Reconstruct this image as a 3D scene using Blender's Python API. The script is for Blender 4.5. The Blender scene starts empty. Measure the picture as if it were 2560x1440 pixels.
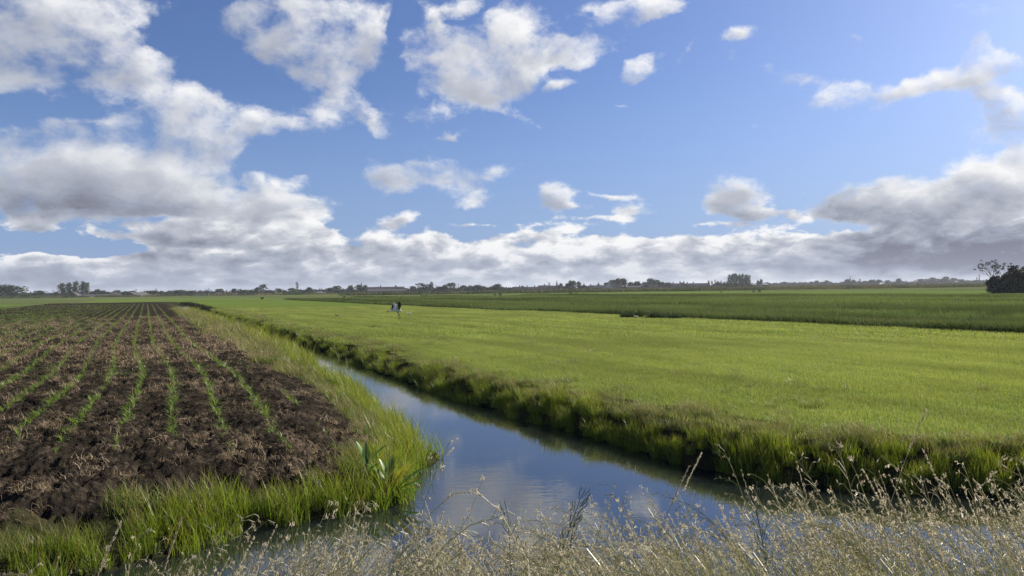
import bpy, bmesh, math, random
import numpy as np
from mathutils import Vector, Matrix, Euler
R = math.radians
S = bpy.context.scene
COL = S.collection
rng = np.random.default_rng(7)
random.seed(7)

# ---------------------------------------------------------------- camera and sighting
F = 1849.0                     # focal length in photo pixels (2560 wide)
ROLL = R(0.74)
CAM_Z = 2.3
def px_ray(px, py):
    """world direction seen at a pixel of the photograph (2560 x 1440)"""
    u, v = (px - 1280) / F, (719.5 - py) / F
    c, s = math.cos(ROLL), math.sin(ROLL)
    return (u * c + v * s, 1.0, -u * s + v * c)
def px_dir(px, py):
    x, y, z = px_ray(px, py)
    return math.atan2(x, y), math.asin(z / math.sqrt(x * x + y * y + z * z))
def gp(px, py, z=0.0):
    """the point of the level z seen at a pixel"""
    x, y, dz = px_ray(px, py)
    k = (z - CAM_Z) / dz
    return (x * k, y * k)
def at(px, py, Y):
    x, y, dz = px_ray(px, py)
    return (x * Y, Y, CAM_Z + dz * Y)
def build_camera():
    cd = bpy.data.cameras.new('camera'); cam = bpy.data.objects.new('camera', cd); COL.objects.link(cam)
    c, s = math.cos(ROLL), math.sin(ROLL)
    m = Matrix(((c, s, 0, 0), (0, 0, -1, 0), (-s, c, 0, CAM_Z), (0, 0, 0, 1)))
    cam.matrix_world = m
    cd.sensor_width = 36; cd.lens = 36 * F / 2560; cd.clip_start = 0.05; cd.clip_end = 20000
    cd.shift_y = 0
    S.camera = cam
# ---------------------------------------------------------------- sky
SUN_AZ, SUN_EL = 58.0, 33.0            # degrees: azimuth clockwise from +Y, elevation

class NT:
    """small helper to write node trees; nodes are created in evaluation order"""
    def __init__(s, tree): s.t = tree
    def n(s, typ, **kw):
        nd = s.t.nodes.new(typ)
        for k, v in kw.items(): setattr(nd, k, v)
        return nd
    def put(s, sock, v):
        if v is None: return
        if isinstance(v, bpy.types.NodeSocket): s.t.links.new(v, sock)
        else: sock.default_value = v
    def math(s, op, a, b=None, c=None, clamp=False):
        nd = s.n('ShaderNodeMath', operation=op, use_clamp=clamp)
        s.put(nd.inputs[0], a); s.put(nd.inputs[1], b); s.put(nd.inputs[2], c)
        return nd.outputs[0]
    def vec(s, op, a, b=None, scale=None):
        nd = s.n('ShaderNodeVectorMath', operation=op)
        s.put(nd.inputs[0], a); s.put(nd.inputs[1], b)
        if scale is not None: s.put(nd.inputs['Scale'], scale)
        return nd.outputs['Value'] if op in ('DOT_PRODUCT', 'LENGTH', 'DISTANCE') else nd.outputs['Vector']
    def mapr(s, v, a, b, c=0.0, d=1.0, smooth=True):
        nd = s.n('ShaderNodeMapRange', interpolation_type='SMOOTHSTEP' if smooth else 'LINEAR')
        for i, x in enumerate((v, a, b, c, d)): s.put(nd.inputs[i], x)
        return nd.outputs[0]
    def mix(s, f, a, b, blend='MIX'):
        nd = s.n('ShaderNodeMix', data_type='RGBA', blend_type=blend)
        s.put(nd.inputs[0], f); s.put(nd.inputs[6], a); s.put(nd.inputs[7], b)
        return nd.outputs[2]
    def noise(s, v, scale, detail=4, rough=0.5, dist=0.0, dim='3D', w=None):
        nd = s.n('ShaderNodeTexNoise', noise_dimensions=dim)
        s.put(nd.inputs['Vector'], v); s.put(nd.inputs['Scale'], scale); s.put(nd.inputs['Detail'], detail)
        s.put(nd.inputs['Roughness'], rough); s.put(nd.inputs['Distortion'], dist)
        if w is not None: s.put(nd.inputs['W'], w)
        return nd
    def ramp(s, f, stops):
        nd = s.n('ShaderNodeValToRGB'); e = nd.color_ramp.elements
        while len(e) < len(stops): e.new(0.5)
        for el, (p, c) in zip(e, stops): el.position = p; el.color = (*c, 1)
        s.put(nd.inputs[0], f); return nd.outputs[0]

# clouds: (px, py, rx, ry, rotation, weight, darkness) sighted on the photograph, stored as azimuth / elevation
CLOUDS = [
 (100,60,360,190,0,1.25,.45),(330,165,230,90,-14,.95,.42),(60,170,230,90,0,.5,.4),(250,20,230,90,0,.6,.35),
 (600,95,190,75,0,.7,.4),(800,70,250,155,0,1.1,.38),(880,60,150,120,0,.6,.05),(760,150,240,110,-20,.7,.38),(830,235,90,110,0,.8,.15),(700,30,150,70,0,.4,.2),
 (300,340,330,120,0,1.05,.5),(480,310,260,100,0,.7,.42),(250,290,160,80,0,.5,.1),(720,310,170,50,0,.75,.3),(120,400,240,120,0,.8,.55),(570,370,110,90,30,.6,.35),(480,270,130,60,0,.4,.1),
 (620,420,70,60,30,.4,.3),
 (270,460,330,95,0,.9,.85),(330,500,280,50,0,.5,1.0),(60,470,140,90,0,.8,.3),(470,450,120,65,0,.75,.08),(430,520,330,45,0,.5,.7),
 (690,490,150,60,0,.85,.2),(700,460,70,40,0,.4,0),(590,520,170,40,0,.7,.75),(780,520,110,26,0,.6,.3),(640,440,30,30,0,.5,.2),(765,445,36,24,0,.4,.1),
 (430,575,270,45,0,.8,.5),(640,565,210,50,0,.8,.3),(770,575,60,50,0,.7,.15),(470,595,300,18,0,.5,.9),(90,560,90,42,0,.9,.35),
 (380,632,120,26,0,.8,.95),(560,630,210,42,0,.8,.5),(760,630,130,50,0,.8,.4),(950,610,150,42,0,.75,.3),(1080,600,70,36,0,.7,.15),
 (150,665,320,34,0,.75,.55),(420,672,330,32,0,.8,.6),(75,640,50,14,0,.5,.1),(130,632,60,13,0,.4,.4),(760,670,330,38,0,.85,.5),(1060,660,260,50,0,.8,.2),
 (960,450,85,50,0,.8,.55),(1040,455,130,40,0,.75,.5),(1110,420,100,60,-15,.85,.15),(1020,418,80,30,0,.5,0),(1230,440,90,30,10,.55,.2),(1330,425,70,22,0,.5,.15),(1190,492,85,26,0,.6,.25),
 (990,555,55,18,15,.7,.3),
 (1150,165,190,100,-20,.85,.3),(1260,120,130,120,0,.85,.12),(1290,60,80,70,0,.55,.0),(1200,215,120,50,-20,.75,.3),(1320,190,60,70,0,.5,.1),(1000,70,45,130,-12,-.8,0),(1010,190,50,60,0,-.5,0),
 (1490,65,200,56,24,1.25,.10),(1620,12,110,38,20,.75,.1),(1400,120,80,40,25,.55,.1),
 (1595,145,85,48,18,.8,.06),(1555,180,60,30,40,.45,.05),(1865,97,52,22,0,.62,.0),(1460,145,56,32,0,.5,.05),(1720,105,60,18,55,.5,.0),(1835,165,34,50,0,.38,.0),(2115,90,28,20,0,.45,0),
 (1035,280,115,32,4,.7,.05),(960,312,100,30,-24,.75,.05),(915,290,40,36,-60,.5,.0),(1115,336,42,17,6,.65,0),(1290,300,75,20,-25,.48,.05),(945,340,26,20,0,.4,0),(1330,330,50,14,-30,.35,0),
 (2010,205,90,26,8,.7,.0),(2060,243,78,34,14,.75,.05),(2215,235,110,30,14,.8,.02),(2320,205,80,46,10,.6,.05),(2440,180,120,80,0,.95,.1),(2430,120,60,40,0,.5,0),(2405,12,120,42,0,.7,.0),
 (2450,325,90,45,20,.6,.0),(2545,290,62,55,0,.9,.45),(2500,260,60,40,0,.5,0),(1875,310,40,22,0,.4,0),(1930,312,24,14,0,.35,0),(2150,215,50,20,0,.35,0),
 (1150,15,60,22,20,.6,0),(1090,60,20,55,20,.5,0),(1410,215,55,18,30,.55,0),(1530,265,30,8,0,.5,0),(2520,150,50,30,0,.5,0),(2430,75,30,30,0,.45,0),(1180,560,120,8,0,.5,0),(1480,548,110,8,0,.5,0),
 (1378,495,62,42,0,1.0,.35),(1480,485,95,12,0,.5,0),(1540,492,60,10,0,.5,0),(1440,523,60,10,0,.45,0),(1590,525,75,48,0,.62,.1),(1840,480,110,55,0,.95,.3),(1790,510,70,32,0,.6,.2),(1850,545,90,34,0,.75,.5),
 (1950,530,160,24,0,.55,.0),(1750,560,120,10,0,.5,0),(2020,545,140,30,0,.4,.0),
 (2150,490,135,60,0,1.0,.75),(2110,515,90,34,0,.5,.8),(2260,510,160,60,0,.95,.2),(2250,440,70,24,0,.35,0),(2400,470,200,70,8,.95,.1),(2540,430,140,90,0,.95,.2),(2560,540,260,110,0,.9,1.2),(2420,590,330,90,8,.95,1.1),
 (2200,620,300,55,5,.85,.8),(2420,600,380,110,6,.6,1.7),(2560,620,300,70,0,.8,1.25),(2560,370,50,40,0,.6,.1),
 (1960,610,260,50,6,.8,.12),(1700,610,240,46,4,.8,.0),(1400,580,210,34,3,.7,.05),(1300,640,330,60,0,.8,.0),(1620,650,330,52,0,.85,.0),(1930,655,300,50,0,.85,.1),(2250,675,330,34,0,.8,.7),
 (1250,690,900,22,0,.5,.35),(300,700,600,22,0,.45,.7),
 (1280,722,2000,46,0,1.15,.25),(500,700,900,34,0,.5,.5),(2300,700,500,34,0,.4,.4),
 # blue holes
 (400,75,70,50,0,-.7,0),(350,95,150,22,-8,-.45,0),(560,190,120,55,-25,-.75,0),(150,265,230,50,0,-.85,0),(410,255,70,40,0,-.45,0),(330,55,60,30,0,-.2,0),(700,380,100,45,0,-.4,0),(560,30,80,40,0,-.35,0),
 (60,595,160,22,0,-.7,0),(400,545,120,10,0,-.35,.9),(560,548,160,10,0,-.3,0),(840,560,60,16,0,-.4,0),(200,622,170,14,0,-.5,0),(880,420,60,40,0,-.4,0),(600,400,60,40,0,-.3,0),(300,628,140,15,0,-.5,0),(1650,575,150,22,4,-.45,0),(1000,200,60,50,0,-.4,0),(2100,560,140,18,0,-.35,0),
 (2450,668,120,12,3,-.45,-.8),
]

def group(name, ins, outs):
    g = bpy.data.node_groups.new(name, 'ShaderNodeTree')
    for n_, k in ins: g.interface.new_socket(n_, in_out='INPUT', socket_type='NodeSocket' + k)
    for n_, k in outs: g.interface.new_socket(n_, in_out='OUTPUT', socket_type='NodeSocket' + k)
    return g, NT(g), g.nodes.new('NodeGroupInput').outputs, g.nodes.new('NodeGroupOutput').inputs

K_SKY = 0.05
def build_sky():
    w = bpy.data.worlds.new("World"); S.world = w; w.use_nodes = True
    # ---- one group that holds a set of cloud blobs
    def mask_group(blobs):
        g, N, I, O = group('cloud_cover', [('P', 'Vector')], [('M', 'Float'), ('G', 'Float'), ('K', 'Float')])
        p = I['P']; M = G = K = None
        lx, ly = 0.55, 0.84               # towards the sun in the azimuth / elevation plane
        for i, (a0, e0, ra, re, tilt, wt, dk) in enumerate(blobs):
            if i and i % 8 == 0:          # ties each eight to those before, so that the shader is evaluated in turn
                tie = N.math('ADD', M, N.math('ADD', G, K))
                p = N.vec('ADD', p, N.vec('SCALE', (1e-9, 1e-9, 0), scale=tie))
            c, s_ = math.cos(tilt), math.sin(tilt)
            A = (c / ra, s_ / ra, -(c * a0 + s_ * e0) / ra); B = (-s_ / re, c / re, -(-s_ * a0 + c * e0) / re)
            dx = N.vec('DOT_PRODUCT', p, A); dy = N.vec('DOT_PRODUCT', p, B)
            r2 = N.math('MULTIPLY_ADD', dy, dy, N.math('MULTIPLY', dx, dx))
            f = N.math('SUBTRACT', 1.0, N.math('SQRT', r2), clamp=True)
            M = N.math('MULTIPLY_ADD', f, wt, 0.0 if M is None else M)
            u, v = lx * c + ly * s_, -lx * s_ + ly * c
            dt = N.vec('DOT_PRODUCT', p, tuple(u * A[j] + v * B[j] for j in range(3)))
            G = N.math('MULTIPLY_ADD', N.math('MULTIPLY', dt, f), max(wt, 0), 0.0 if G is None else G)
            K = N.math('MULTIPLY_ADD', f, wt * dk, 0.0 if K is None else K)
        for o, v in zip(O, (M, G, K)): N.put(o, v)
        return g
    # ---- cloud light and colour over the sky
    g_shade, N, I, O = group('cloud_light', [(n_, 'Vector') for n_ in ('Q', 'W')] + [(n_, 'Float') for n_ in ('Elev', 'Low', 'M', 'G', 'K')] + [('Sky', 'Color')], [('Color', 'Color')])
    q, wv, elc, low, M, G, K, blue = [I[k] for k in ('Q', 'W', 'Elev', 'Low', 'M', 'G', 'K', 'Sky')]
    q2 = N.vec('ADD', q, N.vec('SCALE', wv, scale=0.06))
    fine = N.mapr(elc, 0.02, 0.17, 1.0, 0.0, True)
    def lerp(x, y): return N.math('MULTIPLY_ADD', N.math('SUBTRACT', y, x), fine, x)
    def fbm(v, det, ro): return lerp(N.noise(v, 11.0, det, ro).outputs['Fac'], N.noise(N.vec('MULTIPLY', v, (1, 1, 1.7)), 27.0, det - 1, ro).outputs['Fac'])
    fb = N.math('SUBTRACT', fbm(q2, 9, 0.62), 0.5)
    vo = N.n('ShaderNodeTexVoronoi', feature='F1'); N.put(vo.inputs['Vector'], N.vec('MULTIPLY', q2, (1, 1, 1.5))); vo.inputs['Scale'].default_value = 42.0
    vo.inputs['Detail'].default_value = 2.0; vo.inputs['Roughness'].default_value = 0.55; vo.normalize = True
    pf = N.math('SUBTRACT', 0.45, vo.outputs['Distance'])
    nz = N.math('MULTIPLY_ADD', pf, N.math('MULTIPLY_ADD', fine, 0.55, 0.05), N.math('MULTIPLY', fb, N.math('MULTIPLY_ADD', fine, -0.4, 3.4)))
    M1 = N.math('MINIMUM', M, 0.9)
    dens = N.math('MULTIPLY_ADD', M1, N.math('MULTIPLY_ADD', fine, 0.24, 0.97), N.math('MULTIPLY', nz, N.math('MULTIPLY_ADD', M1, -0.25, 1.0)))
    dens = N.math('SUBTRACT', dens, 0.40)
    alpha = N.mapr(dens, 0.0, N.math('MULTIPLY_ADD', fine, -0.46, 0.74))
    alpha = N.math('MULTIPLY', alpha, N.mapr(M, 0.01, 0.16))
    e0 = fbm(q2, 5, 0.55)
    e1 = fbm(N.vec('ADD', q2, (0.016, 0.008, 0.034)), 5, 0.55)
    relief = N.math('SUBTRACT', e0, e1)
    thick = N.mapr(dens, 0.1, 1.1)
    kd = N.math('DIVIDE', K, N.math('MAXIMUM', M, 0.25))
    kd = N.math('MULTIPLY_ADD', N.math('SUBTRACT', e0, 0.5), -0.5, kd) 
    kd = N.math('MINIMUM', N.math('MAXIMUM', kd, 0.0), 1.0)
    sh = N.math('MULTIPLY_ADD', G, N.math('MULTIPLY_ADD', fine, 0.25, 0.62), 1.06)
    sh = N.math('MULTIPLY_ADD', N.math('MULTIPLY', relief, N.mapr(elc, 0.01, 0.08, 0.75, 1.0)), N.math('MULTIPLY_ADD', fine, 1.1, 1.2), sh)
    sh = N.math('MULTIPLY_ADD', thick, -0.24, sh)
    sh = N.math('MULTIPLY_ADD', N.math('MULTIPLY', kd, N.math('MULTIPLY_ADD', thick, 0.8, 0.2)), N.math('MULTIPLY_ADD', fine, -0.26, -0.60), sh)
    sh = N.math('MINIMUM', N.math('MAXIMUM', sh, 0.0), 1.15)
    ccol = N.ramp(N.math('MULTIPLY', sh, 0.87), [(0.0, (0.185, 0.192, 0.25)), (0.35, (0.325, 0.36, 0.44)), (0.68, (0.53, 0.56, 0.63)), (1.0, (0.95, 0.95, 0.96))])
    col = N.mix(alpha, blue, N.vec('SCALE', ccol, scale=10.0))
    veil = N.math('MULTIPLY', N.mapr(elc, 0.0, 0.070, 0.50, 0.0), N.math('MULTIPLY_ADD', kd, -0.4, 1.0))
    col = N.mix(veil, col, (4.0, 4.7, 6.2, 1))
    N.put(O[0], col)

    t = w.node_tree; t.nodes.clear(); N = NT(t)
    sky = N.n('ShaderNodeTexSky', sky_type='NISHITA', sun_disc=False, sun_elevation=R(SUN_EL), sun_rotation=R(SUN_AZ),
              air_density=1.0, dust_density=1.3, ozone_density=2.5, altitude=0)
    d = N.vec('NORMALIZE', N.n('ShaderNodeTexCoord').outputs['Generated'])
    sp = N.n('ShaderNodeSeparateXYZ'); N.put(sp.inputs[0], d)
    az = N.math('ARCTAN2', sp.outputs[0], sp.outputs[1])
    el = N.math('ARCSINE', sp.outputs[2])
    elc = N.math('MAXIMUM', el, 0.0)
    low = N.mapr(elc, 0.0, 0.30, 1.0, 0.0, False)
    cz = N.n('ShaderNodeCombineXYZ'); N.put(cz.inputs[0], sp.outputs[0]); N.put(cz.inputs[1], sp.outputs[1])
    N.put(cz.inputs[2], N.math('MULTIPLY', sp.outputs[2], 1.35))
    q = cz.outputs[0]
    blue = N.mix(1.0, sky.outputs[0], (0.70, 0.82, 1.14, 1), 'MULTIPLY')     # a little deeper in blue
    blue = N.mix(N.mapr(elc, 0.0, 0.26, 0.75, 0.0, False), blue, (2.9, 4.3, 7.5, 1))
    wn = N.noise(q, 5.5, 6, 0.60)
    wv = N.vec('SUBTRACT', wn.outputs['Color'], (0.5, 0.5, 0.5))

    def clouds(blobs):
        if blobs is None:                 # outside the photograph: broken cumulus everywhere
            M = N.mapr(N.noise(q, 2.3, 3, 0.5).outputs['Fac'], 0.47, 0.66, 0.0, 0.9); K = N.math('MULTIPLY', M, 0.3); G = 0.0
        else:
            amp = N.math('MULTIPLY_ADD', elc, 0.30, 0.030)
            p0 = N.n('ShaderNodeCombineXYZ'); N.put(p0.inputs[0], az); N.put(p0.inputs[1], el); p0.inputs[2].default_value = 1.0
            p = N.vec('ADD', p0.outputs[0], N.vec('SCALE', N.vec('MULTIPLY', wv, (1, 0.8, 0)), scale=amp))
            gn = N.n('ShaderNodeGroup', node_tree=mask_group(blobs)); N.put(gn.inputs[0], p)
            M, G, K = gn.outputs
        gs = N.n('ShaderNodeGroup', node_tree=g_shade)
        for k, v in zip(gs.inputs, (q, wv, elc, low, M, G, K, blue)): N.put(k, v)
        bg = N.n('ShaderNodeBackground'); N.put(bg.inputs[0], gs.outputs[0]); bg.inputs[1].default_value = K_SKY
        return bg.outputs[0]
    def either(f, a, b):
        m = N.n('ShaderNodeMixShader'); N.put(m.inputs[0], f); t.links.new(a, m.inputs[1]); t.links.new(b, m.inputs[2])
        return m.outputs[0]
    allb = []
    for (px, py, rx, ry, rot, wt, dk) in CLOUDS:
        if rx <= 62 and wt > 0: wt *= 1.4; rx *= 1.15; ry *= 1.15
        if px > 1400 and py < 400 and wt > 0: wt *= 1.25; rx *= 1.1; ry *= 1.1
        a0, e0 = px_dir(px, py); a1, e1 = px_dir(px + 20, py); a2, e2 = px_dir(px, py - 20)
        kx = math.hypot(a1 - a0, e1 - e0) / 20; ky = math.hypot(a2 - a0, e2 - e0) / 20
        allb.append((a0, e0, rx * kx * 1.2, ry * ky * 1.2, math.atan2(e1 - e0, a1 - a0) + R(rot), wt, dk))
    def sector(A0, A1, E0, E1):
        keep = []
        for b in allb:
            c, s_ = abs(math.cos(b[4])), abs(math.sin(b[4])); m = 0.02 + 0.11 * max(E1, 0.1)
            ha, he = b[2] * c + b[3] * s_ + m, b[2] * s_ + b[3] * c + m
            if b[0] + ha > A0 and b[0] - ha < A1 and b[1] + he > E0 and b[1] - he < E1: keep.append(b)
        return clouds(keep)
    plain = N.n('ShaderNodeBackground'); plain.inputs[0].default_value = (2.2, 2.5, 2.6, 1); plain.inputs[1].default_value = K_SKY
    cuts = [-0.80, -0.40, -0.18, 0.05, 0.26, 0.44, 0.80]; ES = 0.125
    sh = clouds(None)                                       # beyond the right edge
    for k in range(len(cuts) - 2, -1, -1):
        A0, A1 = cuts[k], cuts[k + 1]
        cell = either(N.math('LESS_THAN', el, ES), sector(A0, A1, ES, 0.50), sector(A0, A1, -0.02, ES))
        sh = either(N.math('LESS_THAN', az, A1), sh, cell)
    out_of = N.math('MAXIMUM', N.math('GREATER_THAN', N.math('ABSOLUTE', az), 0.80), N.math('GREATER_THAN', el, 0.50))
    sh = either(out_of, sh, clouds(None))
    sh = either(N.math('LESS_THAN', el, -0.015), sh, plain.outputs[0])
    out = N.n('ShaderNodeOutputWorld'); t.links.new(sh, out.inputs[0])
    w.cycles.sampling_method = 'MANUAL'; w.cycles.sample_map_resolution = 512
# ---------------------------------------------------------------- helpers
def tag(o, label=None, cat=None, group_=None, kind=None):
    if label: o['label'] = label
    if cat: o['category'] = cat
    if group_: o['group'] = group_
    if kind: o['kind'] = kind
    return o
def empty(name, loc, rz=0.0):
    o = bpy.data.objects.new(name, None); COL.objects.link(o); o.location = loc; o.rotation_euler = (0, 0, rz); o.empty_display_size = 0.3
    return o
def mesh_np(name, V, faces, mats=(), attrs=None, smooth=False, midx=None):
    """V (n,3); faces: list of integer arrays (m,k)"""
    me = bpy.data.meshes.new(name)
    V = np.asarray(V, np.float32); fs = [np.asarray(f, np.int32) for f in (faces if isinstance(faces, list) else [faces]) if len(f)]
    me.vertices.add(len(V)); me.vertices.foreach_set('co', V.ravel())
    loops = np.concatenate([f.ravel() for f in fs]); cnt = np.concatenate([np.full(len(f), f.shape[1], np.int32) for f in fs])
    me.loops.add(len(loops)); me.loops.foreach_set('vertex_index', loops)
    me.polygons.add(len(cnt)); st = np.zeros(len(cnt), np.int32); st[1:] = np.cumsum(cnt)[:-1]
    me.polygons.foreach_set('loop_start', st)
    if midx is not None: me.polygons.foreach_set('material_index', np.asarray(midx, np.int32))
    for m in mats: me.materials.append(m)
    for k, a in (attrs or {}).items():
        a = np.asarray(a, np.float32)
        if a.ndim == 1: me.attributes.new(k, 'FLOAT', 'POINT').data.foreach_set('value', a)
        else: me.attributes.new(k, 'FLOAT_VECTOR', 'POINT').data.foreach_set('vector', a.ravel())
    me.update(calc_edges=True); me.validate()
    me.polygons.foreach_set('use_smooth', np.full(len(cnt), bool(smooth)))
    return me
def link(name, me, parent=None, loc=(0, 0, 0)):
    o = bpy.data.objects.new(name, me); COL.objects.link(o); o.location = loc
    if parent is not None: o.parent = parent
    return o
class MB:
    """collects pieces of one mesh"""
    def __init__(s): s.v = []; s.f = []; s.m = []
    def add(s, vs, fs, m=0):
        b = len(s.v); s.v += [tuple(x) for x in vs]; s.f += [tuple(i + b for i in f) for f in fs]; s.m += [m] * len(fs)
    def box(s, x0, x1, y0, y1, z0, z1, m=0):
        vs = [(x, y, z) for z in (z0, z1) for y in (y0, y1) for x in (x0, x1)]
        s.add(vs, [(0, 2, 3, 1), (4, 5, 7, 6), (0, 1, 5, 4), (2, 6, 7, 3), (0, 4, 6, 2), (1, 3, 7, 5)], m)
    def tube(s, pts, rad, n=6, m=0, cap=True):
        pts = [Vector(p) for p in pts]; vs = []; up = Vector((0.31, 0.17, 0.93)); k = len(pts)
        if not hasattr(rad, '__len__'): rad = [rad] * k
        for i, p in enumerate(pts):
            d = (pts[min(i + 1, k - 1)] - pts[max(i - 1, 0)]).normalized()
            a = d.cross(up)
            if a.length < 1e-3: a = d.cross(Vector((1, 0, 0)))
            a.normalize(); b = d.cross(a)
            r = rad[i] if hasattr(rad[i], '__len__') else (rad[i], rad[i])
            for j in range(n):
                t = 2 * math.pi * j / n; vs.append(p + a * (math.cos(t) * r[0]) + b * (math.sin(t) * r[1]))
        fs = [(i * n + j, i * n + (j + 1) % n, (i + 1) * n + (j + 1) % n, (i + 1) * n + j) for i in range(k - 1) for j in range(n)]
        if cap: fs += [tuple(range(n - 1, -1, -1)), tuple((k - 1) * n + j for j in range(n))]
        s.add(vs, fs, m)
    def mesh(s, name, mats, smooth=False):
        me = bpy.data.meshes.new(name); me.from_pydata(s.v, [], s.f)
        for m in mats: me.materials.append(m)
        me.polygons.foreach_set('material_index', s.m); me.polygons.foreach_set('use_smooth', [smooth] * len(s.f)); me.update()
        return me
    def build(s, name, mats, parent=None, smooth=False, loc=(0, 0, 0)):
        return link(name, s.mesh(name, mats if isinstance(mats, (list, tuple)) else [mats], smooth), parent, loc)

# value noise
def _hash(ix, iy, seed):
    h = (ix.astype(np.int64) * 374761393 + iy.astype(np.int64) * 668265263 + seed * 1442695041) & 0xFFFFFFFF
    h = ((h ^ (h >> 13)) * 1274126177) & 0xFFFFFFFF
    return ((h ^ (h >> 16)) & 0xFFFFFF) / float(0xFFFFFF)
def vnoise(x, y, seed=0):
    x = np.asarray(x, float); y = np.asarray(y, float)
    ix, iy = np.floor(x), np.floor(y); fx, fy = x - ix, y - iy
    fx = fx * fx * (3 - 2 * fx); fy = fy * fy * (3 - 2 * fy)
    a, b = _hash(ix, iy, seed), _hash(ix + 1, iy, seed); c, d = _hash(ix, iy + 1, seed), _hash(ix + 1, iy + 1, seed)
    return a + (b - a) * fx + (c - a) * fy + (a - b - c + d) * fx * fy
def fbm2(x, y, oct=4, seed=0, gain=0.5):
    s = 0; a = 1; tot = 0
    for i in range(oct):
        s = s + a * vnoise(x * 2 ** i + i * 7.3, y * 2 ** i - i * 3.1, seed + i); tot += a; a *= gain
    return s / tot
def sstep(a, b, x):
    t = np.clip((np.asarray(x, float) - a) / (b - a), 0, 1); return t * t * (3 - 2 * t)

# ---------------------------------------------------------------- materials
def new_mat(name):
    m = bpy.data.materials.new(name); m.use_nodes = True; t = m.node_tree; t.nodes.clear(); return m, NT(t), t
def finish(N, t, sh, disp=None):
    o = N.n('ShaderNodeOutputMaterial'); t.links.new(sh, o.inputs[0])
    if disp is not None: t.links.new(disp, o.inputs[2])
def bsdf(N, col, rough=0.8, spec=0.3, metal=0.0, normal=None):
    b = N.n('ShaderNodeBsdfPrincipled'); N.put(b.inputs['Base Color'], col); N.put(b.inputs['Roughness'], rough)
    N.put(b.inputs['Specular IOR Level'], spec); N.put(b.inputs['Metallic'], metal)
    if normal is not None: N.put(b.inputs['Normal'], normal)
    return b.outputs[0]
def rgba(c): return (*c, 1)
def attr(N, name):
    a = N.n('ShaderNodeAttribute', attribute_name=name); return a.outputs['Fac']
def plain_mat(name, c1, c2=None, scale=8.0, rough=0.8, spec=0.3, metal=0.0, bump=0.0, coord='Object'):
    m, N, t = new_mat(name)
    v = N.n('ShaderNodeTexCoord').outputs[coord]; nz = N.noise(v, scale, 5, 0.6).outputs['Fac']
    col = N.mix(N.mapr(nz, 0.35, 0.65), rgba(c1), rgba(c2 or c1))
    nm = None
    if bump:
        b = N.n('ShaderNodeBump'); b.inputs['Strength'].default_value = bump; b.inputs['Distance'].default_value = 0.05; N.put(b.inputs['Height'], nz); nm = b.outputs[0]
    finish(N, t, bsdf(N, col, rough, spec, metal, nm)); return m
def leaf_mat(name, a, b, tipc=None, trans=0.40, rough=0.45, spec=0.35, dead=None, dead_amt=0.0, warm=(1.15, 1.1, 0.75), bands=None):
    """blade or leaf: colours a..b from blade to blade, drying to tipc, light passes through"""
    m, N, t = new_mat(name)
    rnd = attr(N, 'rnd'); tip = attr(N, 'tip'); ob = N.n('ShaderNodeObjectInfo').outputs['Random']
    col = N.mix(N.math('MULTIPLY_ADD', ob, 0.45, N.math('MULTIPLY', rnd, 0.55)), rgba(a), rgba(b))
    if dead:
        col = N.mix(N.mapr(rnd, 1.0 - dead_amt - 0.03, 1.0 - dead_amt + 0.03), col, rgba(dead))
    if tipc: col = N.mix(N.mapr(tip, 0.45, 1.0, 0.0, 0.7), col, rgba(tipc))
    if bands:                                        # broad streaks of lighter and darker growth along the strips: (across, along, low, high)
        v = N.n('ShaderNodeNewGeometry').outputs['Position']
        cz = N.n('ShaderNodeCombineXYZ'); N.put(cz.inputs[0], N.vec('DOT_PRODUCT', v, (bands[0], bands[0] * 0.495, 0))); N.put(cz.inputs[1], N.vec('DOT_PRODUCT', v, (-0.44 * bands[1], 0.9 * bands[1], 0)))
        k = N.mapr(N.noise(cz.outputs[0], 1.0, 4, 0.6).outputs['Fac'], 0.32, 0.68, bands[2], bands[3])
        col = N.vec('SCALE', col, scale=k)
    p = bsdf(N, col, rough, spec)
    tr = N.n('ShaderNodeBsdfTranslucent'); N.put(tr.inputs[0], N.mix(1.0, col, rgba(warm), 'MULTIPLY'))
    ms = N.n('ShaderNodeMixShader'); ms.inputs[0].default_value = trans; t.links.new(p, ms.inputs[1]); t.links.new(tr.outputs[0], ms.inputs[2])
    finish(N, t, ms.outputs[0]); return m

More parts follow.
